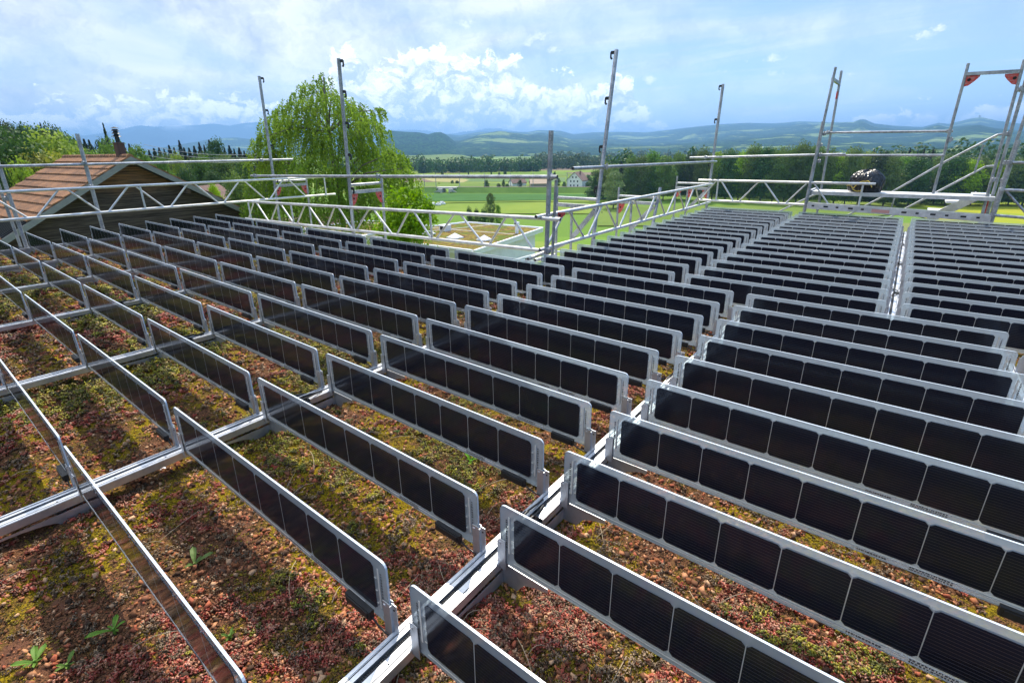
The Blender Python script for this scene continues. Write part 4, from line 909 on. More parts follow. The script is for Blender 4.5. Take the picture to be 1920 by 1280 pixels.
# ================================================================== FLAT ROOFED NEIGHBOUR
zr = -3.8; fl = [(-34, 18.6), (-17.7, 19.7), (-19.45, 29.1), (-26.3, 28.3), (-26.9, 25.2), (-34, 24.4)]; o = empty('neighbour_house', (-24, 23, -7.6), label='white flat roofed house with a planted roof below the girder', cat='house'); lf = [(x+24, y-23) for x, y in fl]; zz = zr+7.6
def inset(poly, d):
    P_ = [V3(*p) for p in poly]; out = []; n = len(P_)
    for i in range(n):
        a, b_, c = P_[i-1], P_[i], P_[(i+1) % n]; e1 = (b_-a)/np.linalg.norm(b_-a); e2 = (c-b_)/np.linalg.norm(c-b_); n1 = V3(-e1[1], e1[0]); n2 = V3(-e2[1], e2[0]); m = (n1+n2)/(1+n1@n2); out.append(tuple(b_+m*d))
    return out
MB().prism(inset(lf, .45), -2, zz-.25).build('wall', M_WHITE, o)
MB().prism(lf, zz-.249, zz-.02).build('roof_edge', M_WTRIM, o)
pr = MB()
for a_, b_ in zip(lf, lf[1:]+lf[:1]): pr.beam((*a_, zz+.03), (*(V3(*b_)-(V3(*b_)-V3(*a_))/np.linalg.norm(V3(*b_)-V3(*a_))*.16), zz+.03), .14, .10)
pr.build('parapet_cap', M_WTRIM, o)
def _rg(g):
    v = worldvec(g); n = noise(g, .9, 5, .6, vec=v); n2 = noise(g, 3.2, 6, .7, vec=v)
    c = g.mix(g.ss(n2, .42, .58), (.11, .06, .038), (.24, .19, .025)); c = g.mix(g.ss(n, .48, .62), c, (.10, .13, .02)); c = g.mix(g.m('MULTIPLY', g.ss(noise(g, 9, 5, .7, vec=v), .55, .7), .6), c, (.06, .05, .02)); return P(g, c, .95, 0, bumpn(g, n2, .12), .1)
M_RGREEN = mat('planted_roof', _rg); MB().prism(inset(lf, .2), zz-.015, zz+.012).build('roof_planting', M_RGREEN, o)
sb = MB()
for a_, b_ in (((-9, .6), (4.6, 2.7)), ((-1.9, -1.4), (.2, 5.2))): sb.beam((*a_, zz+.016), (*b_, zz+.016), .13, .02)
sb.build('gravel_strip', M_CONC, o)
def atl(x, y, z): p = at(x, y, Z=z); return p-V3(-24, 23, -7.6)
for x, y, s in ((853, 447, .40), (908, 451, .36), (803, 440, .36)):
    p = atl(x, y, zr); MB().box(p+V3(-s, -s, 0), p+V3(s, s, .10)).add([p+V3(-s*.9, -s*.9, .10), p+V3(s*.9, -s*.9, .10), p+V3(s*.9, s*.9, .10), p+V3(-s*.9, s*.9, .10), p+V3(0, 0, .36)], [(0, 1, 4), (1, 2, 4), (2, 3, 4), (3, 0, 4)]).build('roof_light', M_WTRIM, o)
p = atl(969, 438, zr); mb = MB().tube(p, p+V3(0, 0, .62), .12, n=12, hollow=False); mb.box(p+V3(-.14, -.14, .62), p+V3(.14, .14, .78)); mb.box(p+V3(-.08, -.16, .64), p+V3(.08, -.13, .74), 1); mb.build('vent_pipe', [M_WTRIM, M_HOLE], o)
p = atl(835, 433, zr); MB().box(p+V3(-.3, -.3, 0), p+V3(.3, .3, .42)).box(p+V3(-.2, -.31, .1), p+V3(.1, -.29, .35), 1).build('vent_box', [M_WTRIM, M_HOLE], o)
w0, w1 = V3(-17.7+24-.1, 19.7-23-.0), V3(-19.45+24, 29.1-23); e = (w1-w0)/np.linalg.norm(w1-w0); n_ = V3(e[1], -e[0]); off_ = -n_*.45
def onwall(s, z): q = w0+e*s+off_; return V3(q[0], q[1], z)
mb = MB(); mb.slab([onwall(1.3, zz-1.7), onwall(3.0, zz-1.7), onwall(3.0, zz-.75), onwall(1.3, zz-.75)], (n_[0]*.02, n_[1]*.02, 0)); wn = mb.build('window', M_WIN, o)
mb = MB()
for s in (1.3, 2.1, 2.96): mb.slab([onwall(s, zz-1.7), onwall(s+.05, zz-1.7), onwall(s+.05, zz-.75), onwall(s, zz-.75)], (n_[0]*.045, n_[1]*.045, 0))
for z in (zz-1.72, zz-.78): mb.slab([onwall(1.3, z), onwall(3.0, z), onwall(3.0, z+.05), onwall(1.3, z+.05)], (n_[0]*.04, n_[1]*.04, 0))
mb.build('window_frame', M_WTRIM, wn)
# glazed terrace beside it
o = empty('terrace_shelter', (-17.5, 24.5, -7.6), label='glass and dark metal terrace shelter beside the white flat roofed house', cat='shelter')
mb = MB()
for x, y in ((-.1, -3), (-.1, 0), (-.1, 3), (2.2, -3.0), (2.2, 0), (2.2, 3)): mb.beam((x, y, -1), (x, y, 2.6), .09, .09)
mb.build('posts', M_DARKMET, o); mb = MB()
for y in (-3, 0, 3): mb.beam((-.1, y, 2.62), (2.3, y, 2.62), .08, .10)
mb.beam((2.2, -3, 2.70), (2.2, 3, 2.70), .09, .08); mb.beam((-.1, -3, 2.70), (-.1, 3, 2.70), .09, .08); mb.build('roof_frame', M_WTRIM, o)
mb = MB(); mb.slab([(2.2, -2.9, .0), (2.2, 2.9, .0), (2.2, 2.9, 1.0), (2.2, -2.9, 1.0)], (.01, 0, 0)); mb.build('glass_balustrade', mat('tinted_glass', lambda g: g.n('ShaderNodeMixShader', {0: .35, 1: g.n('ShaderNodeBsdfTransparent', {0: (.6, .75, .7, 1)}), 2: P(g, (.1, .14, .13), .05)})), o)

# ================================================================== OTHER HOUSES
def gable_house(name, c, rz, w, l, hw, hr, wallm, roofm, label, cat='house', wins=(), chim=False, hip=0.0, over=.5):
    """gable end of width w faces local -Y"""
    o = empty(name, c, rz, label=label, cat=cat); h = w/2
    mb = MB(); mb.slab([(-h, 0, -2), (h, 0, -2), (h, 0, hw-.1), (0, 0, hw+(hr-.15 if not hip else -.1)), (-h, 0, hw-.1)], (0, l, 0)); mb.build('wall', wallm, o)
    k = hr/h; mb = MB()
    for sg in (-1, 1): mb.slab([(0, -over+hip*h, hw+hr+.12), (0, l+over-hip*h, hw+hr+.12), (sg*(h+over), l+over, hw-over*k+.12), (sg*(h+over), -over, hw-over*k+.12)], (0, 0, -.2))
    if hip: 
        for yy, y2 in ((-over, -over+hip*h), (l+over, l+over-hip*h)): mb.slab([(-(h+over), yy, hw-over*k+.12), ((h+over), yy, hw-over*k+.12), (0, y2, hw+hr+.12)], (0, 0, -.2))
    rf = mb.build('roof', roofm, o)
    if chim: MB().box((h*.3, l*.4, hw), (h*.3+.6, l*.4+.6, hw+hr+.7)).build('chimney', M_BRICK, rf)
    for (x, z, ww, hh) in wins:
        wo = MB().box((x-ww/2, -.03, z), (x+ww/2, -.01, z+hh)).build('window', M_WIN, o)
    return o
fr_ = lambda px, H: (at(px, 300, H=H)[0], at(px, 300, H=H)[1])
def facing(px): return -R(azel(px, 300)[0])
p = fr_(1078, 360)
wn = [(x, z, .9, 1.25) for z, xs in ((.8, (-2.6, -.2, 2.6)), (3.6, (-2.6, -.2, 2.4)), (6.3, (-1.2, 1.2))) for x in xs]
gable_house('farmhouse', (p[0], p[1], -23), facing(1078)-.35, 11.5, 14, 5.0, 5.4, M_WHITE, M_TILE2, 'white gabled farmhouse with a brown roof and rows of windows, centre distance', 'farmhouse', wn, True)
p = fr_(1119, 366); gable_house('farm_barn', (p[0], p[1], -23), facing(1119)-1.4, 9, 12, 3.5, 2.6, mat('barn_boards', lambda g: P(g, (.22, .15, .11), .9)), M_TILE2, 'brown barn just right of the white farmhouse', 'barn')
p = fr_(994, 372); gable_house('farm_barn', (p[0], p[1], -23), facing(1005)-1.45, 9, 14, 2.5, 2.7, mat('pale_boards', lambda g: P(g, (.36, .30, .22), .9)), mat('tan_roof', lambda g: P(g, (.42, .31, .21), .9)), 'long low barn with a tan roof, left of the corner post top', 'barn')
p = fr_(957, 380); gable_house('farm_barn', (p[0], p[1], -23), facing(957)-1.2, 8, 11, 2.5, 2.4, M_WHITE, M_TILE2, 'low farm building with a grey brown roof among bushes, left of the tan barn', 'barn')
p = fr_(372, 82); gable_house('village_house', (p[0], p[1], -8.4), facing(372)+.5, 6, 5.5, 2.6, 2.4, M_FASCIA, M_TILE2, 'house with a red brown hipped roof peeping over the barn roof', 'house', hip=.55)
p = fr_(338, 96); gable_house('village_house', (p[0], p[1], -8.4), facing(338)-.7, 6, 7, 3, 2.0, M_FASCIA, M_TILE2, 'grey roofed house just behind the right slope of the barn roof', 'house')
p = fr_(452, 41); gable_house('village_house', (p[0], p[1], -9.0), facing(452)-1.15, 7, 8.5, 3.2, 2.6, M_FASCIA, M_TILE2, 'low brown roofed house between the barn and the birch', 'house', chim=False)

# ================================================================== RAILWAY BANK, BRIDGE, MASTS, CARS
pl, pr_ = at(560, 362, Z=-23), at(1330, 362.5, Z=-23); e = (pr_-pl)/np.linalg.norm(pr_-pl); nn = V3(-e[1], e[0], 0); nn *= np.sign(nn @ (pl-CAM))
s0 = (at(826, 362, Z=-23)-pl) @ e; s1 = (at(844, 362, Z=-23)-pl) @ e; Lb = np.linalg.norm(pr_-pl)
M_BANK = fieldmat('grassy_bank', (.06, .13, .018), (.10, .18, .025)); 
for a_, b_ in ((0, s0), (s1, Lb)):
    mb = MB(); q = [pl+e*s+nn*t+V3(0, 0, z) for s in (a_, b_) for t, z in ((-1, -.2), (5.5, 3.1), (10, 3.1), (16, -.2))]; mb.add(q, [(0, 1, 5, 4), (1, 2, 6, 5), (2, 3, 7, 6), (0, 3, 2, 1), (4, 5, 6, 7)]); mb.build('embankment', M_BANK, kind='structure')
lb8 = empty('railway_bridge', pl+e*(s0+s1)/2+nn*4, math.atan2(e[1], e[0]), label='small concrete railway underpass in the grassy embankment', cat='bridge')
MB().box((-6.5, -.4, 2.45), (6.5, 6.4, 3.3)).build('deck', M_CONC, lb8); 
for sg in (-1, 1): mb = MB(); x0, x1 = sorted((sg*2.2, sg*4.6)); mb.box((x0, -3.6, -1), (x1, 6.3, 2.449)); mb.build('abutment', M_CONC, lb8)
for sg in (-1, 1): mb = MB(); mb.slab([(sg*3.4, -3.0, -1), (sg*8, -3.6, -1), (sg*8, -3.6, .4), (sg*3.4, -3.0, 2.6)], (0, .4, 0)); mb.build('wing_wall', M_CONC, lb8)
tr = pl+nn*7.7+V3(0, 0, 3.12); MB().beam(tr, tr+e*Lb, 3.2, .25).build('railway_track', mat('ballast', lambda g: P(g, (.13, .10, .085), .95)), label='railway track on top of the long green embankment', cat='railway track')
for k, x in enumerate((790, 812, 857, 905, 954, 997, 1062, 1135)):
    p = at(x, 352, Z=-19.9); q = pl+e*((p-pl) @ e)+nn*10.2; o = empty('railway_mast', (q[0], q[1], -20), label='thin catenary mast by the railway, %s from the left' % ORD[k+1], cat='mast', group='catenary masts along the railway')
    MB().beam((0, 0, 0), (0, 0, 8.5), .28, .28).build('pole', M_GALV, o); MB().beam((0, 0, 7.2), V3(0, 0, 7.0)-nn*2.6, .12, .12).build('arm', M_GALV, o)
M_CARW = mat('white_car_paint', lambda g: P(g, (.75, .76, .78), .25, 0, None, .6)); M_TYRE = M_BLACK
for k, (x, y, lb) in enumerate(((816.5, 387, 'leftmost white car parked in the meadow beside the birch'), (824, 387, 'middle white car parked in the meadow beside the birch'), (832.5, 385, 'rightmost white car parked in the meadow beside the birch'))):
    p = at(x, y, Z=-23); o = empty('parked_car', (p[0], p[1], -22.9), facing(x)+.35, label=lb, cat='car', group='white cars in the meadow')
    mb = MB(); mb.slab([(-.88, 0, .35), (.88, 0, .35), (.90, 0, .95), (-.90, 0, .95)], (0, 4.1, 0)); mb.add([(-.86, .9, .95), (.86, .9, .95), (.86, 3.9, .95), (-.86, 3.9, .95), (-.68, 1.6, 1.5), (.68, 1.6, 1.5), (.68, 3.6, 1.5), (-.68, 3.6, 1.5)], [(4, 5, 6, 7), (0, 1, 5, 4), (1, 2, 6, 5), (2, 3, 7, 6), (3, 0, 4, 7)]); mb.build('body', M_CARW, o)
    MB().slab([(-.74, 1.0, 1.02), (.74, 1.0, 1.02), (.62, 1.5, 1.42), (-.62, 1.5, 1.42)], (0, -.03, .02)).build('windscreen', M_WIN, o)
    for sx in (-.82, .82):
        for yy in (.75, 3.3): MB().tube((sx-.1, yy, .33), (sx+.1, yy, .33), .33, n=14, hollow=False).build('wheel', M_TYRE, o)
p = fr_(829, 62); o = empty('garden_cabin', (p[0], p[1], -9.6), facing(829)+.4, label='small tan wooden cabin at the edge of the planted flat roof', cat='cabin'); MB().box((-1, 0, -1), (1, 2, 1.6)).build('wall', mat('tan_boards', lambda g: P(g, (.40, .28, .16), .8)), o); MB().box((-1.2, -.2, 1.6), (1.2, 2.2, 1.75)).build('roof', M_TILE2, o); MB().box((.1, -.03, -.2), (.8, -.01, 1.2)).build('door', M_HOLE, o)
for k, (x, y) in enumerate(((1128.5, 401), (1145, 399), (1155, 399))):
    p = at(x, y, Z=-23); o = empty('fence_post', (p[0], p[1], -23), label='stubby dark post in the bright meadow, %s from the left' % ORD[k+1], cat='post', group='dark posts in the bright meadow'); MB().tube((0, 0, -.3), (0, 0, 1.0), .18, .15, n=8, hollow=False).build('stake', M_BARK, o)
for k, (ya, yb, lb) in enumerate(((272, 288, 'highest overhead wire behind the barn'), (280, 294, 'middle overhead wire behind the barn'), (291, 300, 'lowest overhead wire behind the barn'))):
    a_, b_ = at(270, ya-1, D=52), at(500, yb, D=46); pts = [a_+(b_-a_)*t-V3(0, 0, .5*math.sin(t*math.pi)) for t in np.linspace(0, 1, 10)]; mb = MB(); mb.path(pts, .022, 5); mb.build('overhead_wire', M_GALV, label=lb, cat='wire', group='overhead wires behind the barn')
# radio mast and hut on the ridge at the right
p = at(1836, 222, H=8900); o = empty('hilltop_tower', (p[0], p[1], p[2]-12), label='tiny lookout tower on the highest right hill', cat='tower'); MB().tube((0, 0, 0), (0, 0, 30), 7, 6, n=8, hollow=False).build('shaft', M_CONC, o); MB().tube((0, 0, 30), (0, 0, 48), 13, n=8, hollow=False).build('platform', M_CONC, o)

# ================================================================== TREES
def quads(C_, Nn, size, asp=.55):
    """one leaf-shaped quad per point, roughly facing Nn"""
    n = len(C_); Nn = Nn/np.maximum(np.linalg.norm(Nn, axis=1), 1e-6)[:, None]; t = rng.normal(size=(n, 3)); a = np.cross(Nn, t); a /= np.linalg.norm(a, axis=1)[:, None]; b_ = np.cross(Nn, a)
    s = size[:, None] if hasattr(size, '__len__') else size
    V = np.stack([C_-a*s*.5, C_+b_*s*asp*.5, C_+a*s*.5, C_-b_*s*asp*.5], 1); return V.reshape(-1, 3), np.arange(4*n).reshape(n, 4)
def trunkmesh(h, r, branches, seed):
    rr = random.Random(seed); mb = MB(); pts = [V3(0, 0, -.5)]
    for k in range(1, 7): pts.append(V3(rr.uniform(-.02, .02)*h, rr.uniform(-.02, .02)*h, h*k/6))
    for k in range(6): mb.tube(pts[k], pts[k+1], r*(1-k*.15), r*(1-(k+1)*.15), n=8, hollow=False)
    for k in range(branches):
        t = rr.uniform(.25, .85); p = V3(0, 0, h*t); a = rr.uniform(0, 6.28); L1 = h*rr.uniform(.15, .32)*(1.2-t); q = p+V3(math.cos(a)*L1, math.sin(a)*L1, L1*rr.uniform(.5, 1.1)); mb.tube(p, q, r*.35*(1.1-t), r*.1, n=5, hollow=False)
    return mb
def crown_broad(seed, n=6800, H=12.0, Wd=8.5, z0=.02, lobes=17, ls=.42):
    r_ = np.random.default_rng(seed); L = []
    for k in range(lobes):
        t = (k+.5)/lobes; zc = H*(z0+.12+(.80-z0)*t); R0 = Wd/2*(math.sin(math.pi*min(.96, .22+.74*t))**.8); a = k*2.399+r_.uniform(-.4, .4); rad = R0*r_.uniform(.35, .75); L.append((math.cos(a)*rad, math.sin(a)*rad, zc, Wd*r_.uniform(.16, .27)))
    L.append((0, 0, H*.52, Wd*.33)); L += [(Wd*.2*math.cos(a_), Wd*.2*math.sin(a_), H*.16, Wd*.24) for a_ in (0, 1.6, 3.1, 4.7)]; L = np.array(L); w = L[:, 3]**2; k = r_.choice(len(L), n, p=w/w.sum()); d_ = r_.normal(size=(n, 3)); d_ /= np.linalg.norm(d_, axis=1)[:, None]; d_[:, 2] = np.where(d_[:, 2] < -.35, -d_[:, 2]*.5, d_[:, 2])
    rad = L[k, 3]*r_.uniform(.62, 1.10, n); bump = 1+.16*np.sin(d_[:, 0]*7+k)*np.sin(d_[:, 1]*8+k*2); C_ = L[k, :3]+d_*(rad*bump)[:, None]*np.array([1, 1, .9])
    return quads(C_, d_+r_.normal(0, .55, (n, 3)), ls*r_.uniform(.6, 1.3, n), .7)
def crown_conifer(seed, n=5200, H=18.0, Wd=6.0):
    r_ = np.random.default_rng(seed); t = r_.random(n)**.75; lv = np.clip(np.floor(t*36)/36+r_.uniform(-.008, .018, n), 0, 1); R0 = Wd/2*(1-lv)**.85*(1+.25*np.sin(lv*91)); a = r_.uniform(0, 6.28, n); a = a+.35*np.sin(a*9+lv*40); rr = R0*r_.uniform(.25, 1.0, n)**.6
    z = H*(.05+.95*lv)-rr*.38+.05*H*0; C_ = np.stack([np.cos(a)*rr, np.sin(a)*rr, z], 1); Nn = np.stack([np.cos(a)*.5, np.sin(a)*.5, np.ones(n)], 1)+r_.normal(0, .35, (n, 3)); return quads(C_, Nn, (.62-.30*lv)*r_.uniform(.6, 1.3, n), .5)
def crown_column(seed, n=4200, H=12.0, Wd=5.0):
    r_ = np.random.default_rng(seed); t = r_.random(n); R0 = Wd/2*np.sin(math.pi*np.clip(t*.86+.08, 0, 1))**.6*(1+.22*np.sin(t*23)+.0*t); a = r_.uniform(0, 6.28, n); R0 = R0*(1+.18*np.sin(a*3+t*9)); rr = R0*np.sqrt(r_.uniform(.25, 1, n)); C_ = np.stack([np.cos(a)*rr, np.sin(a)*rr, H*(.12+.88*t)], 1); return quads(C_, np.stack([np.cos(a), np.sin(a), .4+0*a], 1)+r_.normal(0, .4, (n, 3)), .36*r_.uniform(.6, 1.3, n), .6)
HID = {}
def proto_tree(key, fn, H, seed, tr_, mt):
    V, F_ = fn; me = bpy.data.meshes.new('crown_'+key); me.from_pydata([], [], []); nf = len(F_)
    me.vertices.add(len(V)); me.vertices.foreach_set('co', V.astype(np.float32).ravel()); me.loops.add(nf*4); me.loops.foreach_set('vertex_index', F_.astype(np.int32).ravel()); me.polygons.add(nf); me.polygons.foreach_set('loop_start', np.arange(nf, dtype=np.int32)*4); me.update(calc_edges=True); me.materials.append(mt)
    tm = bpy.data.meshes.new('trunk_'+key); tm.from_pydata(tr_.v, [], tr_.f); tm.materials.append(M_BARK); HID[key] = (me, tm, H)
for s in range(4): proto_tree('broad%d' % s, crown_broad(30+s, lobes=13+s*3, Wd=(9.4, 8, 10, 8.6)[s], ls=(.42, .38, .46, .40)[s]), 12.0, s, trunkmesh(9.5, .24, 9, s), M_LEAF)
for s in range(2): proto_tree('con%d' % s, crown_conifer(50+s, Wd=(6.4, 5.2)[s]), 18.0, s, trunkmesh(17, .22, 4, s+9), M_NEEDLE)
proto_tree('col0', crown_column(60), 12.0, 1, trunkmesh(11, .2, 6, 20), M_LEAF)
def tree(px, ytop, H, zb, label, key, wpx=None, m=None, group=None, name='tree', rz=None, cat='tree'):
    """px, ytop: where the top shows from the photograph's spot; H: distance; zb: level of the ground there"""
    me, tm, H0 = HID[key]; P_ = at(px, ytop, H=H); h = P_[2]-zb; s = h/H0; o = empty(name, (P_[0], P_[1], zb), (px*1.7) % 6.28 if rz is None else rz, label=label, cat=cat, group=group)
    sw = s if wpx is None else (wpx*H/FPX)/(9.0 if key[0] == 'b' else 6.0 if key[:3] == 'con' else 5.0)*.93
    o.scale = (sw, sw, s); c = bpy.data.objects.new('crown', me); COL.objects.link(c); adopt(c, o)
    if m is not None: c.material_slots[0].link = 'OBJECT'; c.material_slots[0].material = m
    t = bpy.data.objects.new('trunk', tm); COL.objects.link(t); adopt(t, o); return o
tr_ = random.Random(4)
# forest edge beyond the meadow, right
tops_r = [(1120, 322), (1133, 306), (1150, 312), (1166, 300), (1185, 296), (1205, 291), (1225, 287), (1250, 292), (1275, 288), (1298, 286), (1322, 282), (1345, 284), (1370, 285), (1395, 284), (1418, 276), (1440, 277), (1462, 283), (1486, 280), (1510, 270), (1532, 274), (1556, 282), (1580, 288), (1604, 284), (1628, 284), (1652, 291), (1676, 292), (1700, 294), (1724, 296), (1748, 298), (1772, 294), (1796, 296), (1820, 300), (1844, 302), (1868, 304), (1892, 300), (1916, 300), (1945, 298), (1975, 300)]
for k, (x, yt) in enumerate(tops_r):
    cn = x in (1166, 1748); H = 272+tr_.uniform(-6, 8)+max(0, x-1650)*.13; lime = k % 5 in (1, 3)
    tree(x, yt+tr_.uniform(-1, 2), H, -23.3, ('slim dark conifer' if cn else 'light green rounded tree' if lime else 'dark green broadleaf tree')+' at the right forest edge, %dth from the left' % (k+1), 'con0' if cn else 'broad%d' % (k % 4), None if cn else 44+tr_.uniform(-6, 8), None if cn else (M_LIME if lime and k % 2 else M_LEAF) if (lime or k % 3) else M_DLEAF, 'trees of the forest edge beyond the meadow')
for k in range(34):
    x = 1128+k*25+tr_.uniform(-6, 6); yt = np.interp(x, [a for a, b in tops_r], [b for a, b in tops_r])+2+tr_.uniform(-3, 4); cn = tr_.random() < .4
    tree(x, yt, 300+tr_.uniform(-6, 10)+max(0, x-1650)*.13, -23.3, 'tree whose crown fills the second line of the right forest', 'con1' if cn else 'broad%d' % tr_.randrange(4), 30 if cn else 46, None if cn else M_LEAF, 'second line of trees in the right forest')
for x, yt in ((1176, 284), (1170, 292), (1708, 276), (1722, 281), (1735, 275), (1752, 276), (1640, 278), (1662, 283)):
    tree(x, yt, 330, -23.3, 'dark conifer rising above the right forest near picture column %d' % (x//10), 'con%d' % (x % 2), 20, None, 'conifers rising above the right forest')
tree(1153, 321, 226, -23.2, 'pale green weeping birch standing alone before the right forest', 'col0', 40, _leafmat('pale_birch_leaves', (.10, .15, .05), (.16, .22, .07), (.22, .28, .10), .4, .4)); 
for x, w in ((1139, 9), (1147, 10), (1157, 9)): p = at(x, 392.5, Z=-23)
# trees in the plain
tree(919, 363, 150, -21.5, 'slim poplar like tree behind the flat roofed house', 'col0', 23, M_LEAF, name='tree'); tree(934, 385, 150, -21.5, 'small round tree at the right foot of the slim poplar', 'broad1', 18, M_LEAF)
for k, (x, yt, w) in enumerate(((880, 391, 20), (893, 393, 22), (906, 395, 22))): tree(x, yt, 120, -19.5, 'dark bush in the hedge behind the flat roofed house, %s from the left' % ORD[k+1], 'broad%d' % (k % 4), w, M_DLEAF, 'hedge bushes behind the flat roofed house', 'bush', cat='bush')
for k, (x, yt, w, H) in enumerate(((947, 313, 8, 560), (936, 323, 6, 560), (878, 313, 4, 560), (921, 316, 4, 560), (829, 320, 7, 560), (1013, 334, 12, 380), (1027, 332, 10, 378), (1047, 334, 10, 372), (912, 338, 13, 352), (935, 344, 13, 350), (951, 345, 9, 350), (975, 337, 12, 350), (1058, 341, 10, 355), (1104, 328, 15, 372), (1102, 341, 10, 360), (1110, 338, 7, 358), (944, 337, 8, 352), (848, 338, 8, 420), (857, 339, 9, 420), (823, 343, 5, 420), (1040, 322, 6, 500), (1160, 310, 40, 420))):
    tree(x, yt, H, -23.0, 'small dark green tree among the farms and fields, %dth of them by size and place' % (k+1), 'col0' if w < 5 or x in (1110,) else 'broad%d' % (k % 4), w, M_DLEAF, 'single trees and bushes in the plain')
# left wood
for k, (x, yt, w, H, m, zb) in enumerate(((20, 262, 110, 62, M_DLEAF, -8.5), (-30, 240, 120, 75, M_DLEAF, -8.5), (92, 258, 105, 72, M_LIME, -8.5), (72, 288, 95, 60, M_YEL, -8.5), (45, 312, 60, 58, M_LIME, -8.5), (130, 262, 80, 90, M_LEAF, -8.5), (110, 300, 60, 62, M_YEL, -8.5), (165, 282, 70, 96, M_LEAF, -9), (205, 270, 60, 100, M_LEAF, -9), (250, 276, 60, 110, M_LEAF, -9), (62, 340, 26, 55, M_LIME, -8), (398, 346, 34, 60, M_LIME, -8.5), (440, 330, 60, 66, M_LEAF, -9), (330, 290, 40, 125, M_LIME, -10), (370, 300, 46, 128, M_LEAF, -10), (300, 296, 40, 118, M_LEAF, -10), (420, 296, 50, 126, M_LEAF, -10), (455, 300, 50, 120, M_LEAF, -10), (345, 318, 40, 112, M_DLEAF, -10), (395, 322, 44, 105, M_DLEAF, -10))):
    nm = {M_DLEAF.name: 'dark green', M_LIME.name: 'bright lime green', M_YEL.name: 'yellow green', M_LEAF.name: 'mid green'}[m.name]
    tree(x, yt, H, zb, nm+' tree beyond the barn at the left, %dth of the near ones' % (k+1), 'broad%d' % (k % 4), w, m, 'near trees beyond the barn')
env = [(-80, 236), (0, 234), (30, 236), (70, 243), (110, 248), (150, 262), (190, 268), (230, 272), (280, 270), (330, 263), (380, 266), (420, 268), (450, 270), (480, 282), (520, 290), (560, 296)]
for k in range(64):
    x = -60+k*9.4; yt = np.interp(x, [a for a, b in env], [b for a, b in env])+tr_.uniform(-7, 14); cn = x > 150 and tr_.random() < .93 or x < 160 and tr_.random() < .2; H = 150+tr_.uniform(-12, 30)
    tree(x, yt, H, -12, ('dark spruce' if cn else 'dark broadleaf tree')+' in the wood on the left skyline, %dth from the left' % (k+1), 'con%d' % (k % 2) if cn else 'broad%d' % (k % 4), tr_.uniform(27, 42) if cn else 46, None if cn else M_DLEAF, 'trees of the wood on the left skyline')
for k in range(40):
    x = 110+k*9.6; yt = np.interp(x, [a for a, b in env], [b for a, b in env])+29+tr_.uniform(-6, 8); cn = tr_.random() < .5
    tree(x, yt, 135+tr_.uniform(-8, 8), -11, ('spruce' if cn else 'broadleaf tree')+' in the lower line of the left wood, %dth from the left' % (k+1), 'con%d' % (k % 2) if cn else 'broad%d' % (k % 4), 30 if cn else 44, None if cn else (M_LEAF if k % 3 else M_DLEAF), 'lower line of trees in the left wood')
for x, yt, w in ((192, 229, 26), (74, 228, 20), (35, 232, 14)): tree(x, yt, 118, -10, 'tall thin ragged pine above the left wood near picture column %d' % (x//10), 'con1', w, None, 'ragged pines above the left wood')
# far woods seen as one mass
def wood(name, x0, x1, H0, H1, n, hgt, seed, label, zb=-23.5, m=None, qn=70, ls=.15):
    r_ = np.random.default_rng(seed); Vs, Fs = [], []; off_ = 0
    for k in range(n):
        x = r_.uniform(x0, x1); H = r_.uniform(H0, H1); p = at(x, 300, H=H); h = hgt*r_.uniform(.7, 1.25)*(1.25 if r_.random() < .2 else 1); w = h*(.32 if r_.random() < .35 else .55); q = qn
        d_ = r_.normal(size=(q, 3)); d_ /= np.linalg.norm(d_, axis=1)[:, None]; t = (d_[:, 2]+1)/2; C_ = np.stack([d_[:, 0]*w/2*1.2, d_[:, 1]*w/2*1.2, h*t], 1)+np.array([p[0], p[1], zb]); V, F_ = quads(C_, d_+r_.normal(0, .4, (q, 3)), h*ls*r_.uniform(.6, 1.3, q), .8); Vs.append(V); Fs.append(F_+off_); off_ += len(V)
    return npmesh(name, np.concatenate(Vs), np.concatenate(Fs), m or M_DLEAF, label=label, cat='woodland', kind='stuff')
wood('woodland', 785, 1010, 640, 700, 230, 14, 1, 'dark woodland strip across the plain left of the corner post'); wood('woodland', 1005, 1140, 720, 800, 100, 15, 2, 'dark woodland strip across the plain right of the corner post'); wood('woodland', 1000, 1350, 1150, 1300, 200, 17, 3, 'far woodland band at the end of the plain'); wood('woodland', 600, 800, 700, 760, 120, 15, 4, 'distant woodland behind the birch')
wood('woodland', 1650, 2050, 345, 400, 130, 19, 5, 'deep forest behind the right forest edge', qn=260, ls=.065); wood('woodland', 1140, 1660, 315, 350, 150, 17, 6, 'deep forest filling the gaps of the right forest edge', qn=260, ls=.065); wood('woodland', -60, 560, 175, 200, 170, 10, 7, 'deep wood filling the left skyline wood', zb=-12.5, qn=260, ls=.07)
def ringwood(a0, a1, H0, H1, n, hgt, zb, label, seed):
    r_ = np.random.default_rng(seed); Vs, Fs = [], []; off_ = 0
    for k in range(n):
        a = R(r_.uniform(a0, a1)); H = r_.uniform(H0, H1); h = hgt*r_.uniform(.7, 1.3); q = 500; d_ = r_.normal(size=(q, 3)); d_ /= np.linalg.norm(d_, axis=1)[:, None]
        V, F_ = quads(np.stack([d_[:, 0]*h*.36, d_[:, 1]*h*.36, h*(.5+.5*d_[:, 2])], 1)+np.array([math.sin(a)*H, math.cos(a)*H, zb]), d_+r_.normal(0, .4, (q, 3)), h*.075, .8); Vs.append(V); Fs.append(F_+off_); off_ += len(V)
    return npmesh('woodland', np.concatenate(Vs), np.concatenate(Fs), M_DLEAF, label=label, cat='woodland', kind='stuff')
ringwood(-160, -92, 38, 60, 55, 13, -7.5, 'trees standing behind the left side of the house, mirrored in the panels', 31)

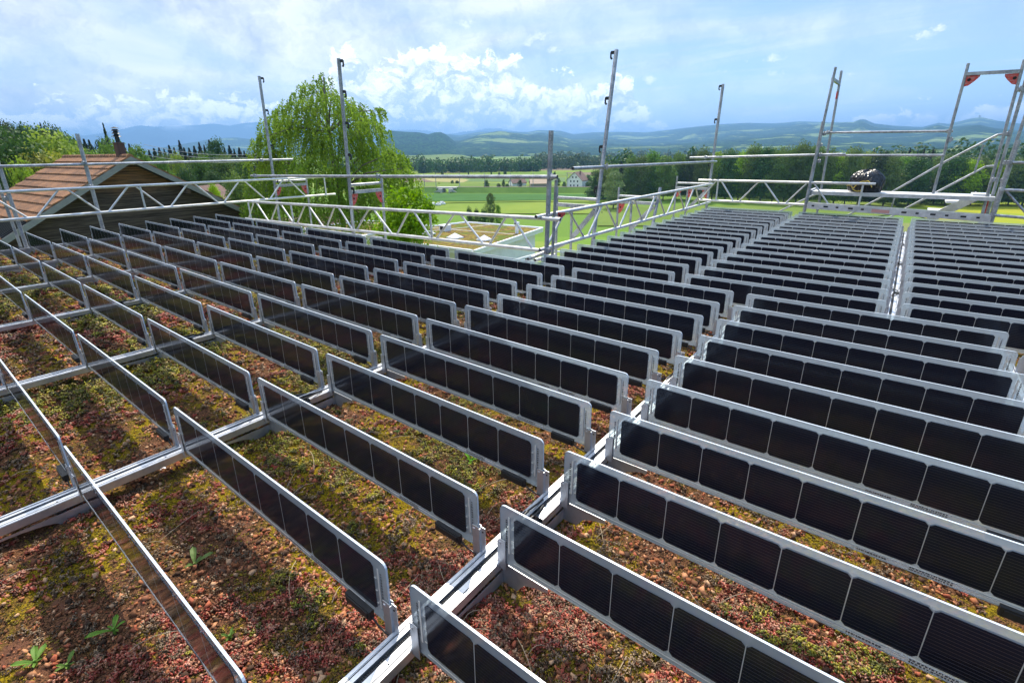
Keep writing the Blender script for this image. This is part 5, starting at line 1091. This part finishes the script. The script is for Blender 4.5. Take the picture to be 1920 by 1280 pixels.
# ---- the weeping birch behind the girder
def birch():
    r_ = np.random.default_rng(77); D0 = at(628, 300, D=24); bx, by, zb = D0[0], D0[1], -7.3
    o = empty('birch_tree', (bx, by, zb), label='large weeping birch with bright green hanging foliage behind the long girder', cat='tree')
    rv, uv_ = V3(CR[0], CR[1], 0)/math.hypot(CR[0], CR[1]), V3(0, 0, 1); fv = V3(CF[0], CF[1], 0)/math.hypot(CF[0], CF[1])
    # lobes: (pixel x, pixel y, radius m) describing the outline seen, at their own depths
    lobes = [(607, 150, .55, 0), (590, 175, .95, .4), (560, 205, 1.0, -.6), (525, 235, 1.0, .5), (500, 270, .8, -.3), (625, 205, 1.2, -.6), (660, 215, 1.05, .7), (690, 245, 1.0, -.4), (705, 215, .5, .3), (700, 290, 1.1, .6), (570, 260, 1.5, .2), (640, 280, 1.7, 0), (520, 310, 1.1, .4), (590, 335, 1.6, -.8), (660, 345, 1.5, .6), (500, 345, 1.0, -.4), (545, 385, 1.3, .2), (630, 400, 1.5, -.6), (700, 370, 1.1, 0),
             (735, 300, .75, -1.0), (755, 330, .8, -1.4), (725, 345, .9, -1.2), (760, 375, .8, -1.6), (485, 390, .8, 0), (480, 300, .45, .2)]
    L = []
    for x, y, r, dd in lobes: p = at(x, y, D=24+dd*1.6)-V3(bx, by, zb); L.append((*p, r))
    L = np.array(L); tr2 = MB()
    cen = at(628, 330, D=24)-V3(bx, by, zb); tp = at(606, 165, D=24)-V3(bx, by, zb); trunk_pts = [V3(0, 0, -.6), V3(.05, 0, 2.4), V3(-.1, .1, 4.6), V3(-.15, .05, 7.0), (tp+cen)/2, tp]
    for k in range(5): tr2.tube(trunk_pts[k], trunk_pts[k+1], .22-.04*k, .22-.04*(k+1), n=9, hollow=False)
    for l in L:
        p = trunk_pts[min(4, max(1, int((l[2]-1.5)/1.9)))]; q = V3(*l[:3]); mid = (p+q)/2+V3(0, 0, .5); tr2.tube(p, mid, .06, .035, n=5, hollow=False); tr2.tube(mid, q+V3(0, 0, l[3]*.4), .035, .012, n=5, hollow=False)
    n = 2350; w = L[:, 3]**2; k = r_.choice(len(L), n, p=w/w.sum()); d_ = r_.normal(size=(n, 3)); d_ /= np.linalg.norm(d_, axis=1)[:, None]; d_[:, 2] = np.abs(d_[:, 2])*.9-.15
    S0 = L[k, :3]+d_*(L[k, 3]*r_.uniform(.55, 1.02, n))[:, None]; out = S0[:, :2]-np.array([0, 0]); on = out/np.maximum(np.linalg.norm(out, axis=1), .2)[:, None]
    ln = r_.uniform(.35, 1.9, n)*np.clip(L[k, 3], .6, 1.2); m = 34; t = np.linspace(0, 1, m)[None, :]; sway = r_.normal(0, .10, (n, 1, 2)); tt = t[..., None]
    X = S0[:, None, :2]+on[:, None, :]*(.25*np.sin(tt*1.6))*ln[:, None, None]+sway*tt; Z = S0[:, None, 2]+ln[:, None]*(.10*np.sin(t*3.0)-t**1.25)
    C_ = np.concatenate([X, Z[..., None]], -1).reshape(-1, 3)+r_.normal(0, .028, (n*m, 3)); C_ = C_[C_[:, 2] > 1.0]
    V, F_ = quads(C_, np.concatenate([r_.normal(0, 1, (len(C_), 2)), r_.normal(.0, .5, (len(C_), 1))], 1), .092*r_.uniform(.6, 1.35, len(C_)), .66)
    for i in r_.choice(n, 420, replace=False):
        p = S0[i]; q = V3(p[0]+on[i][0]*.2*ln[i], p[1]+on[i][1]*.2*ln[i], p[2]-ln[i]*.8); tr2.tube(p, q, .006, .003, n=3, hollow=False)
    npmesh('crown', V, F_, M_BIRCH, o); tr2.build('trunk', M_BARK, o, smooth=50)
birch()
def roundbush(px, py, D, rad, label, m, lobes, n, ls, zb, seed, name='bush'):
    r_ = np.random.default_rng(seed); c = at(px, py, D=D); o = empty(name, (c[0], c[1], zb), label=label, cat='bush'); L = np.array([(*(at(x, y, D=D+dd)-V3(c[0], c[1], zb)), r) for x, y, r, dd in lobes]); w = L[:, 3]**2; k = r_.choice(len(L), n, p=w/w.sum()); d_ = r_.normal(size=(n, 3)); d_ /= np.linalg.norm(d_, axis=1)[:, None]
    C_ = L[k, :3]+d_*(L[k, 3]*r_.uniform(.45, 1.22, n)*(1+.22*np.sin(d_[:, 0]*9+k)))[:, None]; V, F_ = quads(C_, d_+r_.normal(0, .7, (n, 3)), ls*r_.uniform(.6, 1.4, n), .65); npmesh('crown', V, F_, m, o); trunkmesh(c[2]-zb, .08, 6, seed).build('trunk', M_BARK, o)
roundbush(775, 400, 18.5, 1, 'bright green leafy bush at the right foot of the birch', _leafmat('bush_leaves', (.10, .17, .018), (.18, .27, .025), (.28, .36, .05), 1.2, .55), [(745, 378, .45, 0), (770, 372, .42, .3), (792, 385, .42, 0), (800, 402, .30, .2), (750, 405, .6, 0), (778, 412, .6, -.2), (735, 430, .7, 0), (770, 445, .75, .3), (735, 470, .8, 0), (760, 360, .2, .2), (786, 366, .18, 0), (806, 388, .16, .1), (812, 412, .18, 0)], 11000, .10, -7.2, 5)

# ================================================================== AIR
hz = MB().box((-27000, -9000, -26), (15000, 27000, 760)).build('haze', [], kind='stuff', label='blue summer haze over the valley', cat='haze')
mh = bpy.data.materials.new('haze_air'); mh.use_nodes = True; gh = N(mh.node_tree)
vo = gh.n('ShaderNodeVolumePrincipled', {'Color': (.22, .44, .77, 1), 'Density': 1.45e-4, 'Anisotropy': .3}); om = gh.n('ShaderNodeOutputMaterial'); mh.node_tree.links.new(vo.outputs[0], om.inputs['Volume'])
hz.data.materials.append(mh)
